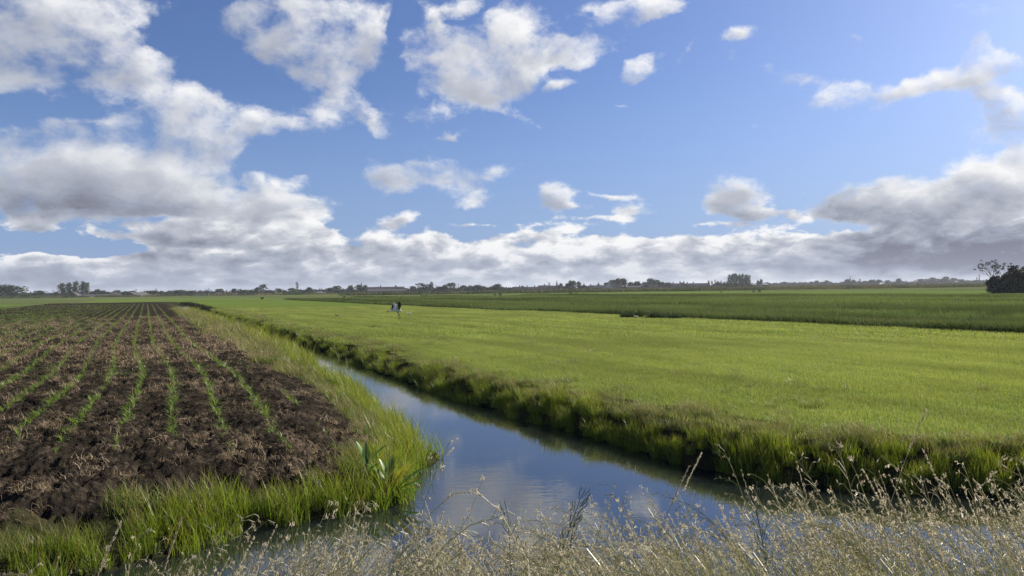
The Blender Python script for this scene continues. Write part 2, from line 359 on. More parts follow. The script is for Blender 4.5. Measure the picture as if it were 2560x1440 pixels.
# ---------------------------------------------------------------- blades of grass (numpy)
def blades(n, rad, hmin, hmax, width, lean, curl, segs=3, seed=0, spread='disc', az=None, azj=3.2, taper=1.0):
    r = np.random.default_rng(seed)
    if spread == 'disc':
        a = r.uniform(0, 2 * np.pi, n); q = rad * np.sqrt(r.uniform(0, 1, n)); bx, by = q * np.cos(a), q * np.sin(a)
    else:
        bx, by = r.uniform(-rad, rad, n), r.uniform(-rad, rad, n)
    h = r.uniform(hmin, hmax, n); th = r.uniform(0, 2 * np.pi, n) if az is None else az + r.uniform(-azj, azj, n)
    ln = np.abs(r.normal(0, lean, n)) + 0.05; cu = r.uniform(0.3, 1.0, n) * curl
    w = width * r.uniform(0.6, 1.3, n); rn = r.uniform(0, 1, n)
    fac = th + np.pi / 2 + r.normal(0, 0.7, n)
    V = np.zeros((n, 2 * segs + 1, 3)); T = np.zeros((n, 2 * segs + 1))
    x = np.zeros(n); z = np.zeros(n)
    ang = ln.copy(); step = 1.0 / segs
    P = [(x.copy(), z.copy())]
    for i in range(segs):
        x = x + np.sin(ang) * h * step; z = z + np.cos(ang) * h * step; ang = ang + cu * step * 1.6
        P.append((x.copy(), z.copy()))
    for i in range(segs + 1):
        px_, pz = P[i]; t = i / segs
        cx, cy = bx + px_ * np.cos(th), by + px_ * np.sin(th)
        ww = w * 0.5 * (1 - t ** 1.6 * taper)
        if i < segs:
            V[:, 2 * i, 0] = cx - ww * np.cos(fac); V[:, 2 * i, 1] = cy - ww * np.sin(fac); V[:, 2 * i, 2] = pz
            V[:, 2 * i + 1, 0] = cx + ww * np.cos(fac); V[:, 2 * i + 1, 1] = cy + ww * np.sin(fac); V[:, 2 * i + 1, 2] = pz
            T[:, 2 * i] = T[:, 2 * i + 1] = t
        else:
            V[:, 2 * i, 0] = cx; V[:, 2 * i, 1] = cy; V[:, 2 * i, 2] = pz; T[:, 2 * i] = 1
    k = 2 * segs + 1; base = (np.arange(n) * k)[:, None]
    Q = [base + np.array([2 * i, 2 * i + 1, 2 * i + 3, 2 * i + 2]) for i in range(segs - 1)]
    quads = np.concatenate(Q) if Q else np.zeros((0, 4), int)
    tris = base + np.array([2 * segs - 2, 2 * segs - 1, 2 * segs])
    return V.reshape(-1, 3), quads, tris, T.ravel(), np.repeat(rn, k)
def join_blades(parts):
    Vs, Qs, Ts, tp, rn, mi = [], [], [], [], [], []; b = 0
    qm, tm = [], []
    for (V, q, t_, tip, r_), m in parts:
        Vs.append(V); Qs.append(q + b); Ts.append(t_ + b); tp.append(tip); rn.append(r_); b += len(V)
        qm.append(np.full(len(q), m)); tm.append(np.full(len(t_), m))
    return np.concatenate(Vs), np.concatenate(Qs), np.concatenate(Ts), np.concatenate(tp), np.concatenate(rn), np.concatenate(qm + tm)
def blade_mesh(name, parts, mats):
    V, q, t_, tip, rn, mi = join_blades(parts)
    return mesh_np(name, V, [q, t_], mats, {'tip': tip, 'rnd': rn}, midx=mi)

# ---------------------------------------------------------------- scattered stuff: one object, geometry nodes
def scatter(name, protos, pts, rotz, scl, idx, label, tilt=None):
    """one object of kind stuff whose points carry instances of the prototype meshes"""
    col = bpy.data.collections.new(name + '_kinds')
    for i, me in enumerate(protos):
        o = bpy.data.objects.new('%s_kind_%02d' % (name, i), me); col.objects.link(o)
    me = bpy.data.meshes.new(name); pts = np.asarray(pts, np.float32); n = len(pts)
    me.vertices.add(n); me.vertices.foreach_set('co', pts.ravel())
    rot = np.zeros((n, 3), np.float32); rot[:, 2] = rotz
    if tilt is not None: rot[:, 0:2] = tilt
    s3 = np.asarray(scl, np.float32)
    if s3.ndim == 1: s3 = np.repeat(s3[:, None], 3, 1)
    me.attributes.new('rot', 'FLOAT_VECTOR', 'POINT').data.foreach_set('vector', rot.ravel())
    me.attributes.new('scl', 'FLOAT_VECTOR', 'POINT').data.foreach_set('vector', s3.ravel())
    me.attributes.new('idx', 'INT', 'POINT').data.foreach_set('value', np.asarray(idx, np.int32))
    o = link(name, me); tag(o, label, None, None, 'stuff')
    g = bpy.data.node_groups.new(name, 'GeometryNodeTree')
    g.interface.new_socket('Geometry', in_out='INPUT', socket_type='NodeSocketGeometry'); g.interface.new_socket('Geometry', in_out='OUTPUT', socket_type='NodeSocketGeometry')
    gi, go = g.nodes.new('NodeGroupInput'), g.nodes.new('NodeGroupOutput')
    ci = g.nodes.new('GeometryNodeCollectionInfo'); ci.inputs['Collection'].default_value = col; ci.inputs['Separate Children'].default_value = True; ci.inputs['Reset Children'].default_value = True
    ip = g.nodes.new('GeometryNodeInstanceOnPoints'); ip.inputs['Pick Instance'].default_value = True
    def na(nm, ty):
        a = g.nodes.new('GeometryNodeInputNamedAttribute'); a.data_type = ty; a.inputs['Name'].default_value = nm
        return [s for s in a.outputs if s.enabled and s.name == 'Attribute'][0]
    L = g.links.new
    e2r = g.nodes.new('FunctionNodeEulerToRotation')
    L(na('rot', 'FLOAT_VECTOR'), e2r.inputs[0])
    L(gi.outputs[0], ip.inputs['Points']); L(ci.outputs[0], ip.inputs['Instance']); L(na('idx', 'INT'), ip.inputs['Instance Index'])
    L(e2r.outputs[0], ip.inputs['Rotation']); L(na('scl', 'FLOAT_VECTOR'), ip.inputs['Scale']); L(ip.outputs[0], go.inputs[0])
    md = o.modifiers.new('instances', 'NODES'); md.node_group = g
    return o
# ---------------------------------------------------------------- the lie of the land
STRIP = 0.495                                    # the strips run along x = c - STRIP * y
WZ = -0.60                                       # water level
WATER = [(-30, -12.6), (-12, 1.6), (-4.4, 7.6), (-3.25, 8.75), (-2.0, 9.55), (-1.62, 10.2), (-1.65, 11.5), (-1.95, 13.8), (-2.6, 16.2), (-3.9, 19.4), (-5.0, 22.0),
         (-9.54, 32.0), (-26.0, 65.2), (-50.6, 115), (-77.8, 170), (-75.4, 170), (-48.6, 116), (-22.9, 64), (-14.0, 45.4), (-7.4, 31.9), (-2.75, 22.1), (-1.34, 19.0), (0.18, 16.4), (1.67, 14.0), (2.75, 11.9),
         (3.64, 10.9), (4.63, 10.45), (6.8, 9.8), (20, 5.9), (45, -1.6), (45, -7), (20, 0.6), (8, 4.0), (3, 5.0), (0, 4.9), (-2, 4.0), (-4.5, 2.2), (-8, -1.2), (-30, -19)]
def _dense(poly, step=1.0, jit=0.16):
    out = []; r = np.random.default_rng(3); n = len(poly)
    for i in range(n):
        a, b = np.array(poly[i], float), np.array(poly[(i + 1) % n], float); L = np.linalg.norm(b - a)
        d = max(1, min(60, int(L / max(step, 0.035 * np.linalg.norm((a + b) / 2)))))
        nv = np.array([-(b - a)[1], (b - a)[0]]) / L
        for k in range(d):
            out.append(a + (b - a) * k / d + nv * r.normal(0, jit) * (1 if k else 0.4))
    return np.array(out)
WPOLY = _dense(WATER)
def poly_sd(P, poly):
    """signed distance to a polygon, negative inside"""
    x, y = P[:, 0], P[:, 1]; best = np.full(len(P), 1e9); ins = np.zeros(len(P), bool)
    A = poly; B = np.roll(poly, -1, 0)
    for (ax, ay), (bx, by) in zip(A, B):
        dx, dy = bx - ax, by - ay; t = np.clip(((x - ax) * dx + (y - ay) * dy) / (dx * dx + dy * dy), 0, 1)
        best = np.minimum(best, (x - ax - t * dx) ** 2 + (y - ay - t * dy) ** 2)
        if ay != by:
            c = (ay > y) != (by > y); ins ^= c & (x < (bx - ax) * (y - ay) / (by - ay) + ax)
    d = np.sqrt(best); return np.where(ins, -d, d)
NEAR = np.array([(-60, -44), (-30, -19), (-8, -1.2), (-4.5, 2.2), (-2, 4.0), (0, 4.9), (3, 5.0), (8, 4.0), (20, 0.6), (45, -7), (90, -22)], float)
def near_side(x, y):
    """true on the viewer's side of the cross ditch"""
    return y < np.interp(x, NEAR[:, 0], NEAR[:, 1]) + 0.3
def terrain(x, y, detail=True):
    """height and region at points"""
    x = np.asarray(x, float); y = np.asarray(y, float)
    P = np.stack([x, y], 1)
    sd = np.full(len(x), 99.0); m = (y < 190) & (x > -110) & (x < 80) & (y > -60)
    if m.any(): sd[m] = poly_sd(P[m], WPOLY)
    c = x + STRIP * y
    ns = near_side(x, y)
    n1 = fbm2(x * 0.8, y * 0.8, 3, 11); n2 = fbm2(x * 3.0, y * 3.0, 3, 21)
    z = np.zeros(len(x))
    # banks of the field side
    s = sd + (n1 - 0.5) * 0.35
    lev = np.where(c < 5, 0.0, 0.02)
    zf = np.where(s > 0, WZ - 0.05 + (0.65 + lev) * (1 - np.exp(-np.clip(s, 0, 9) / 0.42)) / (1 - np.exp(-1.6 / 0.42)), WZ - 0.05 + np.maximum(s * 0.7, -0.6))
    zf = np.where(s > 1.6, lev, np.minimum(zf, lev))
    # viewer's side
    zn = np.where(sd > 0, WZ - 0.05 + 1.3 * sstep(0.0, 2.9, sd), WZ - 0.05 + np.maximum(sd * 0.6, -0.6))
    zl = np.where(sd > 0, WZ - 0.05 + 0.65 * np.clip(s / np.interp(y, [9, 12, 16], [1.2, 1.9, 2.4]), 0, 1) ** 0.85, zf); zf = np.where(c < 7.3, zl, zf)      # the left bank slopes more gently
    z = np.where(ns, zn, zf)
    reg = np.full(len(x), 'grassland', dtype='<U12')
    soil = (c < 4.1 + (n1 - 0.5) * 0.9) & (c > -23 + (n1 - .5) * 2) & (sd > 0.72 + (n2 - 0.5) * 0.6) & (y < 176) & ~ns
    reg[(c > 6) & (c < 39.5) & (y < 175) & ~ns] = 'meadow'
    reg[(c >= 39.5) & (c < 132) & (y < 190)] = 'crop_field'
    reg[(c >= 132) & (c < 215) & (y < 330)] = 'pasture'
    reg[(c > -17) & (c < 39.5) & (y >= 182) & (y < 260)] = 'pasture'
    reg[(c <= -27) & (c > -75) & (y < 178)] = 'pasture'
    reg[soil] = 'soil'
    reg[(sd < 1.15 + (n1 - 0.5) * 0.9) & ~soil & ~ns] = 'ditch_bank'
    reg[(c < 6) & (c > -3) & ~soil & ~ns & (y < 178)] = 'ditch_bank'
    reg[ns] = 'dike'
    if detail:
        cl = fbm2(x * 5.0, y * 5.0, 4, 31, 0.6); big = fbm2(x * 1.3, y * 1.3, 2, 41)
        fineN = fbm2(x * 16.0, y * 16.0, 3, 37, 0.65); cl = 0.62 * cl + 0.38 * (1 - np.abs(2 * cl - 1)) + 0.34 * (fineN - 0.5)
        ridge = 0.5 + 0.5 * np.cos((c - 0.28) / 0.84 * 2 * np.pi)
        z = z + np.where(soil, (cl - 0.5) * 0.30 + (big - 0.5) * 0.12 - 0.02 + ridge * 0.02, 0) * sstep(90, 40, y)
        bank = np.isin(reg, ['ditch_bank']) & (sd > 0.1)
        z = z + np.where(bank, (n2 - 0.5) * np.where(c < 7, 0.12, 0.05), 0)
        md = np.isin(reg, ['meadow', 'dike'])
        z = z + np.where(md, (n1 - 0.5) * 0.05, 0)
        z = z + np.where(reg == 'crop_field', 0.05, 0)
    return z, reg, sd, c
_HG = {}
def hgt(x, y):
    """height at points; near the viewer from a table"""
    x, y = np.atleast_1d(x).astype(float), np.atleast_1d(y).astype(float)
    if not _HG:
        gx, gy = np.meshgrid(np.arange(-7, 7.01, .05), np.arange(-1, 7.01, .05)); _HG['z'] = terrain(gx.ravel(), gy.ravel())[0].reshape(gx.shape)
    if (np.abs(x) < 6.9).all() and (y > -.9).all() and (y < 6.9).all(): return _HG['z'][np.round((y + 1) / .05).astype(int), np.round((x + 7) / .05).astype(int)]
    return terrain(x, y)[0]

def build_ground():
    th = np.concatenate([np.linspace(-180, -50, 40)[:-1], np.linspace(-50, 50, 761), np.linspace(50, 180, 40)[1:-1]]) * np.pi / 180
    r1 = np.exp(np.arange(math.log(1.0), math.log(45), 0.0062)); r2 = np.exp(np.arange(math.log(45) + 0.006, math.log(3000), 0.018))
    r = np.concatenate([[0.05, 0.5], r1, r2]); nr, nt = len(r), len(th)
    X = (r[:, None] * np.sin(th)[None]).ravel(); Y = (r[:, None] * np.cos(th)[None]).ravel()
    z, reg, sd, c = terrain(X, Y)
    i, j = np.meshgrid(np.arange(nr - 1), np.arange(nt), indexing='ij'); j2 = (j + 1) % nt
    Q = np.stack([i * nt + j, i * nt + j2, (i + 1) * nt + j2, (i + 1) * nt + j], -1).reshape(-1, 4)
    V = np.stack([X, Y, z], 1); fr = reg[Q[:, 0]]
    for nm, mt in GROUND_MATS.items():
        q = Q[fr == nm]
        if not len(q): continue
        u, inv = np.unique(q, return_inverse=True)
        me = mesh_np(nm, V[u], inv.reshape(-1, 4), [mt], smooth=True)
        o = link(nm if nm != 'soil' else 'ploughed_field', me); tag(o, kind='structure')

def build_water():
    V = np.column_stack([WPOLY, np.full(len(WPOLY), WZ)])
    # the sheet reaches a little under the banks
    x0 = [(-32, -22), (47, -10), (47, 14), (6, 14), (2, 18), (-70, 176), (-82, 176), (-8, 22), (-5, 12), (-32, -8)]
    bm = bmesh.new(); vs = [bm.verts.new((x, y, WZ)) for x, y in x0]; bm.faces.new(vs); bmesh.ops.triangulate(bm, faces=bm.faces[:])
    me = bpy.data.meshes.new('water'); bm.to_mesh(me); bm.free(); me.materials.append(M_WATER)
    o = link('water', me); tag(o, kind='structure')

def make_ground_mats():
    global GROUND_MATS, M_WATER
    def gmat(name, stops, scale, stretch=(1, 1, 1), rough=0.9, bump=0.3, dist=0.06, fine=30.0):
        m, N, t = new_mat(name)
        v = N.n('ShaderNodeTexCoord').outputs['Object']
        a = N.noise(N.vec('MULTIPLY', v, stretch), scale, 5, 0.6).outputs['Fac']; b = N.noise(v, fine, 4, 0.65).outputs['Fac']
        f = N.math('MULTIPLY_ADD', b, 0.55, N.math('MULTIPLY_ADD', a, 0.9, -0.22))
        col = N.ramp(f, stops)
        bp = N.n('ShaderNodeBump'); bp.inputs['Strength'].default_value = bump; bp.inputs['Distance'].default_value = dist; N.put(bp.inputs['Height'], b)
        finish(N, t, bsdf(N, col, rough, 0.0, 0, bp.outputs[0])); return m
    G = {}
    G['soil'] = gmat('peaty_soil', [(0.28, (0.0105, 0.0090, 0.0072)), (0.50, (0.020, 0.0165, 0.0128)), (0.66, (0.050, 0.040, 0.029)), (0.82, (0.15, 0.118, 0.082))], 2.5, rough=1.0, bump=1.0, dist=0.07, fine=11)
    G['meadow'] = gmat('short_turf', [(0.2, (0.070, 0.105, 0.022)), (0.5, (0.086, 0.122, 0.026)), (0.8, (0.105, 0.135, 0.034))], 0.22, (1, 1, 1), bump=0.6, fine=5.0)
    G['crop_field'] = gmat('dark_crop_ground', [(0.2, (0.030, 0.052, 0.018)), (0.5, (0.048, 0.078, 0.025)), (0.8, (0.070, 0.100, 0.034))], 0.10, bump=0.8, fine=2.5)
    G['pasture'] = gmat('bright_pasture', [(0.2, (0.060, 0.095, 0.022)), (0.5, (0.085, 0.122, 0.030)), (0.8, (0.115, 0.140, 0.040))], 0.05, bump=0.3, fine=1.0)
    G['grassland'] = gmat('rough_grassland', [(0.2, (0.040, 0.060, 0.022)), (0.5, (0.075, 0.095, 0.034)), (0.8, (0.13, 0.125, 0.06))], 0.03, bump=0.5, fine=0.8)
    G['ditch_bank'] = gmat('bank_mud', [(0.25, (0.012, 0.012, 0.007)), (0.5, (0.024, 0.026, 0.012)), (0.8, (0.06, 0.05, 0.025))], 1.2, bump=0.8, fine=9)
    G['dike'] = gmat('dike_turf', [(0.25, (0.020, 0.022, 0.010)), (0.5, (0.05, 0.055, 0.02)), (0.8, (0.12, 0.10, 0.05))], 1.2, bump=0.8, fine=9)
    GROUND_MATS = G
    m, N, t = new_mat('ditch_water')
    v = N.n('ShaderNodeTexCoord').outputs['Object']
    vr = N.n('ShaderNodeMapping'); N.put(vr.inputs[0], v); vr.inputs['Rotation'].default_value = (0, 0, 0.25); vr.inputs['Scale'].default_value = (1.0, 2.6, 1)
    a = N.noise(vr.outputs[0], 3.2, 3, 0.5).outputs['Fac']; b = N.noise(vr.outputs[0], 11.0, 2, 0.5).outputs['Fac']
    patch = N.mapr(N.noise(v, 0.35, 2, 0.5).outputs['Fac'], 0.40, 0.62)
    hgt_ = N.math('MULTIPLY', N.math('MULTIPLY_ADD', b, 0.30, a), N.math('MULTIPLY_ADD', patch, 0.9, 0.25))
    bp = N.n('ShaderNodeBump'); bp.inputs['Strength'].default_value = 0.09; bp.inputs['Distance'].default_value = 0.02; N.put(bp.inputs['Height'], hgt_)
    p = N.n('ShaderNodeBsdfPrincipled'); N.put(p.inputs['Base Color'], (0.010, 0.013, 0.012, 1)); p.inputs['Roughness'].default_value = 0.03
    p.inputs['IOR'].default_value = 2.6; N.put(p.inputs['Normal'], bp.outputs[0])
    finish(N, t, p.outputs[0]); M_WATER = m
# ---------------------------------------------------------------- grass, reeds, straw, crops
def inview(x, y, m=0.06):
    return (y > 0.5) & (np.abs(x / np.maximum(y, 0.1)) < 0.692 + m + 1.5 / np.maximum(y, 0.5))
def cand(n, rmin, rmax, seed, power=1.0):
    """points in the wedge the picture looks into, evenly spread over the ground (power 1) or thinning outward (below 1)"""
    r = np.random.default_rng(seed); u = r.uniform(0, 1, n); k = 1 + power
    rad = (rmin ** k + u * (rmax ** k - rmin ** k)) ** (1 / k); a = r.uniform(-0.72, 0.72, n)
    return rad * np.sin(a), rad * np.cos(a), r
def build_grass():
    # --- short mown turf
    g1 = leaf_mat('turf_blade', (0.135, 0.195, 0.036), (0.225, 0.270, 0.058), (0.28, 0.29, 0.11), 0.48, 0.5, 0.2, (0.34, 0.30, 0.15), 0.05, bands=(0.55, 0.10, 0.82, 1.24))
    pr = [blade_mesh('turf_%d' % i, [(blades(900, 0.62, 0.035, 0.10, 0.0055, 0.45, 0.8, 2, 100 + i), 0)], [g1]) for i in range(5)]
    pr += [blade_mesh('turf_wide_%d' % i, [(blades(1000, 1.9, 0.05, 0.12, 0.020, 0.45, 0.8, 2, 200 + i), 0)], [g1]) for i in range(4)]
    def jgrid(step, r0, r1, seed):
        r = np.random.default_rng(seed); gx, gy = np.meshgrid(np.arange(-r1, r1, step), np.arange(4, r1, step)); gx = gx.ravel() + r.uniform(-.5, .5, gx.size) * step; gy = gy.ravel() + r.uniform(-.5, .5, gy.size) * step
        d = np.hypot(gx, gy); k = (d > r0) & (d < r1) & inview(gx, gy, 0.05); return gx[k], gy[k], r
    x, y, r = jgrid(0.62, 8, 34, 1); z, reg, sd, c = terrain(x, y); k = (reg == 'meadow') | ((reg == 'ditch_bank') & (c > 7) & (sd > .9))
    x2, y2, r2 = jgrid(1.9, 32.5, 105, 2); z2, reg2, sd2, c2 = terrain(x2, y2); k2 = reg2 == 'meadow'
    P = np.concatenate([np.stack([x, y, z], 1)[k], np.stack([x2, y2, z2], 1)[k2]]); n1, n2 = k.sum(), k2.sum()
    tall = 0.75 + 0.7 * fbm2(P[:, 0] * 0.25, P[:, 1] * 0.25, 3, 77)
    sc = np.stack([np.ones(len(P)), np.ones(len(P)), tall], 1)
    scatter('meadow_grass', pr, P, r.uniform(0, 6.28, len(P)), sc, np.concatenate([r.integers(0, 5, n1), r.integers(5, 9, n2)]), 'short bright green grass of the mown meadow beyond the ditch')

    # --- rough grass on the ditch banks
    g2 = leaf_mat('bank_blade', (0.060, 0.115, 0.016), (0.150, 0.205, 0.028), (0.20, 0.20, 0.05), 0.45, 0.45, 0.3, (0.30, 0.23, 0.12), 0.16)
    g3 = leaf_mat('sedge_blade', (0.100, 0.170, 0.014), (0.190, 0.250, 0.022), (0.26, 0.25, 0.04), 0.50, 0.40, 0.35, (0.26, 0.20, 0.08), 0.05)
    g4 = leaf_mat('dry_blade', (0.22, 0.17, 0.085), (0.36, 0.29, 0.17), None, 0.35, 0.5, 0.3)
    bank = [blade_mesh('bank_tuft_%d' % i, [(blades(130, 0.26, 0.14, 0.38, 0.0085, 0.38, 1.0, 3, 300 + i), 0), (blades(22, 0.24, 0.2, 0.46, 0.006, 0.3, 0.8, 3, 340 + i), 1)], [g2, g4]) for i in range(5)]
    sedge = [blade_mesh('sedge_tuft_%d' % i, [(blades(90, 0.22, 0.20, 0.58, 0.0095, 0.22, 0.5, 3, 400 + i), 0), (blades(45, 0.22, 0.12, 0.35, 0.008, 0.5, 0.9, 3, 430 + i), 0)], [g3]) for i in range(5)]
    dryb = [blade_mesh('dry_tuft_%d' % i, [(blades(45, 0.25, 0.25, 0.55, 0.006, 0.30, 0.9, 3, 450 + i), 1), (blades(60, 0.25, 0.15, 0.4, 0.008, 0.35, 0.9, 3, 470 + i), 0)], [g2, g4]) for i in range(3)]
    pr = bank + sedge + dryb
    x, y, r = cand(36000, 5, 110, 5, 0.25); z, reg, sd, c = terrain(x, y); ns = near_side(x, y)
    xe, ye, _ = cand(9000, 8.5, 24, 6, 0.6); ze, rege, sde, ce = terrain(xe, ye); kk = (ce > 7.4) & (sde < 0.9)
    x, y, z, reg, sd, c, ns = [np.concatenate([a, b[kk]]) for a, b in ((x, xe), (y, ye), (z, ze), (reg, rege), (sd, sde), (c, ce), (ns, near_side(xe, ye)))]
    left = c < 7.4
    dist = np.hypot(x, y); pat = fbm2(x * 0.9, y * 0.9, 3, 55)
    tuft = (reg == 'meadow') & (sd < 7) & (dist < 34) & (pat > 0.60) & (r.uniform(0, 1, len(x)) < 0.16)      # coarser tufts out in the turf
    bankm = tuft | ((reg == 'ditch_bank') | ((reg == 'soil') & (sd < 1.0) & (pat > .5))) & (sd > np.where(left, 0.0, -0.06)) & ~ns
    # bare cut earth in the near bank of the ploughed field
    bare = left & (y < 10.5) & (sd > 0.75 + (pat - 0.5) * 0.9)
    thin = np.clip(1.15 * (9 / np.maximum(dist, 9)) ** 0.0, 0, 1)
    keep = bankm & ~bare & (r.uniform(0, 1, len(x)) < thin)
    x, y, z, sd, c, left, pat, dist = [a[keep] for a in (x, y, z, sd, c, left, pat, dist)]
    n = len(x); idx = r.integers(0, 5, n)
    wet = sd < np.where(left, 0.55, 0.50) + (pat - 0.5) * 0.6
    idx = np.where(wet, 5 + r.integers(0, 5, n), idx)
    idx = np.where(~wet & (r.uniform(0, 1, n) < np.where(left, np.where(dist > 20, 0.09, 0.08), 0.08)), 10 + r.integers(0, 3, n), idx)
    s = r.uniform(0.7, 1.25, n) * np.where(left, np.interp(dist, [9, 12, 18, 28, 45], [0.8, 0.95, 0.82, 1.10, 1.30]), 0.64) * (0.7 + 0.6 * pat) * np.clip(dist / 24, 1, 2.2) ** 0.35
    s = np.where(sd > 1.6, np.where(left, s, s * 0.8), s); s = np.where(wet, s * np.where(left, 1.05, 0.95), s)
    sx = s * np.clip(dist / 14, 1, 3.0) ** 0.5
    scatter('bank_grass', pr, np.stack([x, y, z - 0.02], 1), r.uniform(0, 6.28, n), np.stack([sx, sx, s], 1), idx, 'rough tall grass and sedge growing along both banks of the ditch')

    # --- dead straw lying on the dark soil
    g5 = leaf_mat('straw_blade', (0.11, 0.076, 0.048), (0.42, 0.32, 0.21), None, 0.30, 0.6, 0.25)
    st = [blade_mesh('straw_%d' % i, [(blades(34, 0.16, 0.07, 0.20, 0.006, 0.75, 2.4, 3, 500 + i, taper=0.7), 0)], [g5]) for i in range(5)]
    st += [blade_mesh('straw_wide_%d' % i, [(blades(60, 0.45, 0.08, 0.20, 0.016, 0.8, 2.2, 2, 520 + i, taper=0.7), 0)], [g5]) for i in range(3)]
    x, y, r = cand(34000, 6, 80, 8, 0.35); z, reg, sd, c = terrain(x, y); d = np.hypot(x, y)
    cl = fbm2(x * 1.6, y * 1.6, 3, 91)
    k = (reg == 'soil') & (r.uniform(0, 1, len(x)) < sstep(0.40, 0.66, cl) * np.interp(d, [20, 40, 80], [0.8, 0.40, 0.22]))
    # kept out of the maize rows
    x, y, z, d = x[k], y[k], z[k], d[k]; n = len(x)
    s = r.uniform(0.55, 1.35, n)
    idx = np.where(d < 26, r.integers(0, 5, n), r.integers(5, 8, n))
    scatter('dead_straw', st, np.stack([x, y, z - 0.015], 1), r.uniform(0, 6.28, n), s, idx, 'dead brown straw and roots strewn over the ploughed dark soil', np.stack([r.normal(0, 0.35, n), r.normal(0, 0.35, n)], 1))

    # --- low weeds in the ploughed field, left and far
    gw = leaf_mat('weed_blade', (0.050, 0.085, 0.018), (0.105, 0.135, 0.030), None, 0.4)
    wd = [blade_mesh('weed_%d' % i, [(blades(90, 0.5, 0.05, 0.16, 0.016, 0.7, 1.0, 2, 560 + i), 0)], [gw]) for i in range(3)]
    x, y, r = cand(12000, 9, 150, 12, 0.5); z, reg, sd, c = terrain(x, y)
    pw = fbm2(c * 0.22, y * 0.03, 3, 63) * 0.65 + fbm2(x * 0.5, y * 0.5, 2, 64) * 0.35
    k = (reg == 'soil') & (((c < -4.5) & (r.uniform(0, 1, len(x)) < 0.6 * sstep(0.44, 0.66, pw) * sstep(-4, -12, c))) | ((y > 20) & (y < 24) & (r.uniform(0, 1, len(x)) < 0.22)))
    k |= (reg == 'grassland') & (c < -22) & (c > -28) & (y < 180) & (y > 20)
    x, y, z, c = x[k], y[k], z[k], c[k]; n = len(x); s = r.uniform(0.6, 1.3, n) * np.clip(np.hypot(x, y) / 30, 0.8, 2.5); hz = np.where(c < -22, 2.4, 0.9)
    scatter('field_weeds', wd, np.stack([x, y, z - 0.01], 1), r.uniform(0, 6.28, n), np.stack([s, s, hz * r.uniform(.7, 1.3, n)], 1), r.integers(0, 3, n), 'low green weeds spreading over the left part of the ploughed field')

    # --- the dark tall crop beyond the meadow
    gc = leaf_mat('crop_blade', (0.042, 0.070, 0.023), (0.088, 0.126, 0.040), (0.13, 0.16, 0.05), 0.36, 0.6, 0.05, bands=(0.07, 0.012, 0.50, 1.55))
    cr = [blade_mesh('crop_%d' % i, [(blades(420, 1.5, 0.30, 0.62, 0.030, 0.30, 0.7, 3, 600 + i), 0)], [gc]) for i in range(4)]
    cr += [blade_mesh('crop_wide_%d' % i, [(blades(420, 3.4, 0.32, 0.60, 0.075, 0.30, 0.7, 2, 640 + i), 0)], [gc]) for i in range(3)]
    x, y, r = cand(5200, 24, 210, 15, 0.55); z, reg, sd, c = terrain(x, y); d = np.hypot(x, y)
    k = (reg == 'crop_field') & (np.abs(c - 77) > 1.0) & (np.abs(c - 104) > 1.2)
    xe = r.uniform(0, 1, 520); ye = 26 + 170 * xe ** 1.8; xx = 39.9 - STRIP * ye + r.normal(0, 0.25, 520)   # its ragged near edge
    P = np.concatenate([np.stack([x, y, z - 0.03], 1)[k], np.stack([xx, ye, np.zeros(520)], 1)]); d = np.hypot(P[:, 0], P[:, 1]); n = len(P)
    # taller dark lines where the strips meet
    yl = r.uniform(30, 200, 420); cc = np.where(np.arange(420) % 3 == 0, 104.0, np.where(np.arange(420) % 3 == 1, 77.0, 58.0))
    P = np.concatenate([P, np.stack([cc - STRIP * yl + r.normal(0, .5, 420), yl, np.zeros(420)], 1)]); d = np.hypot(P[:, 0], P[:, 1]); n = len(P)
    ph = 0.65 + 0.7 * fbm2(P[:, 0] * 0.15, P[:, 1] * 0.15, 3, 66)
    scatter('dark_crop', cr, P, r.uniform(0, 6.28, n), np.stack([np.ones(n), np.ones(n), ph * np.where(np.arange(n) >= n - 420, 1.5, 1.0)], 1), np.where(d < 75, r.integers(0, 4, n), r.integers(4, 7, n)), 'tall dark green crop standing beyond the bright meadow')

    # --- reed belts far off
    gr = leaf_mat('reed_blade', (0.075, 0.075, 0.036), (0.150, 0.135, 0.070), None, 0.3, 0.6, 0.2)
    gr2 = leaf_mat('green_reed_blade', (0.035, 0.055, 0.022), (0.070, 0.090, 0.035), None, 0.3, 0.6, 0.2)
    rd = [blade_mesh('reed_%d' % i, [(blades(260, 5.0, 0.8, 1.9, 0.16, 0.12, 0.3, 2, 660 + i), 0)], [gr if i < 3 else gr2]) for i in range(5)]
    pts = []; r = np.random.default_rng(17); ix = []
    for (px0, px1, Y0, Y1, n, green) in ((1180, 2480, 330, 345, 170, 0.2), (1350, 2480, 372, 390, 170, 0.6), (1500, 2480, 440, 460, 150, 0.3), (880, 1900, 318, 322, 90, .8), (-60, 900, 420, 440, 90, .8), (2000, 2480, 560, 600, 100, .5)):
        for _ in range(n):
            Y = r.uniform(Y0, Y1); X = (r.uniform(px0, px1) - 1280) / F * Y; pts.append((X, Y, 0)); ix.append(3 + r.integers(0, 2) if r.uniform() < green else r.integers(0, 3))
    n = len(pts); scatter('reed_belt', rd, pts, r.uniform(0, 6.28, n), np.stack([r.uniform(.8, 1.4, n)] * 2 + [r.uniform(.55, 1.0, n)], 1), ix, 'brownish reed belt across the fields in front of the village')

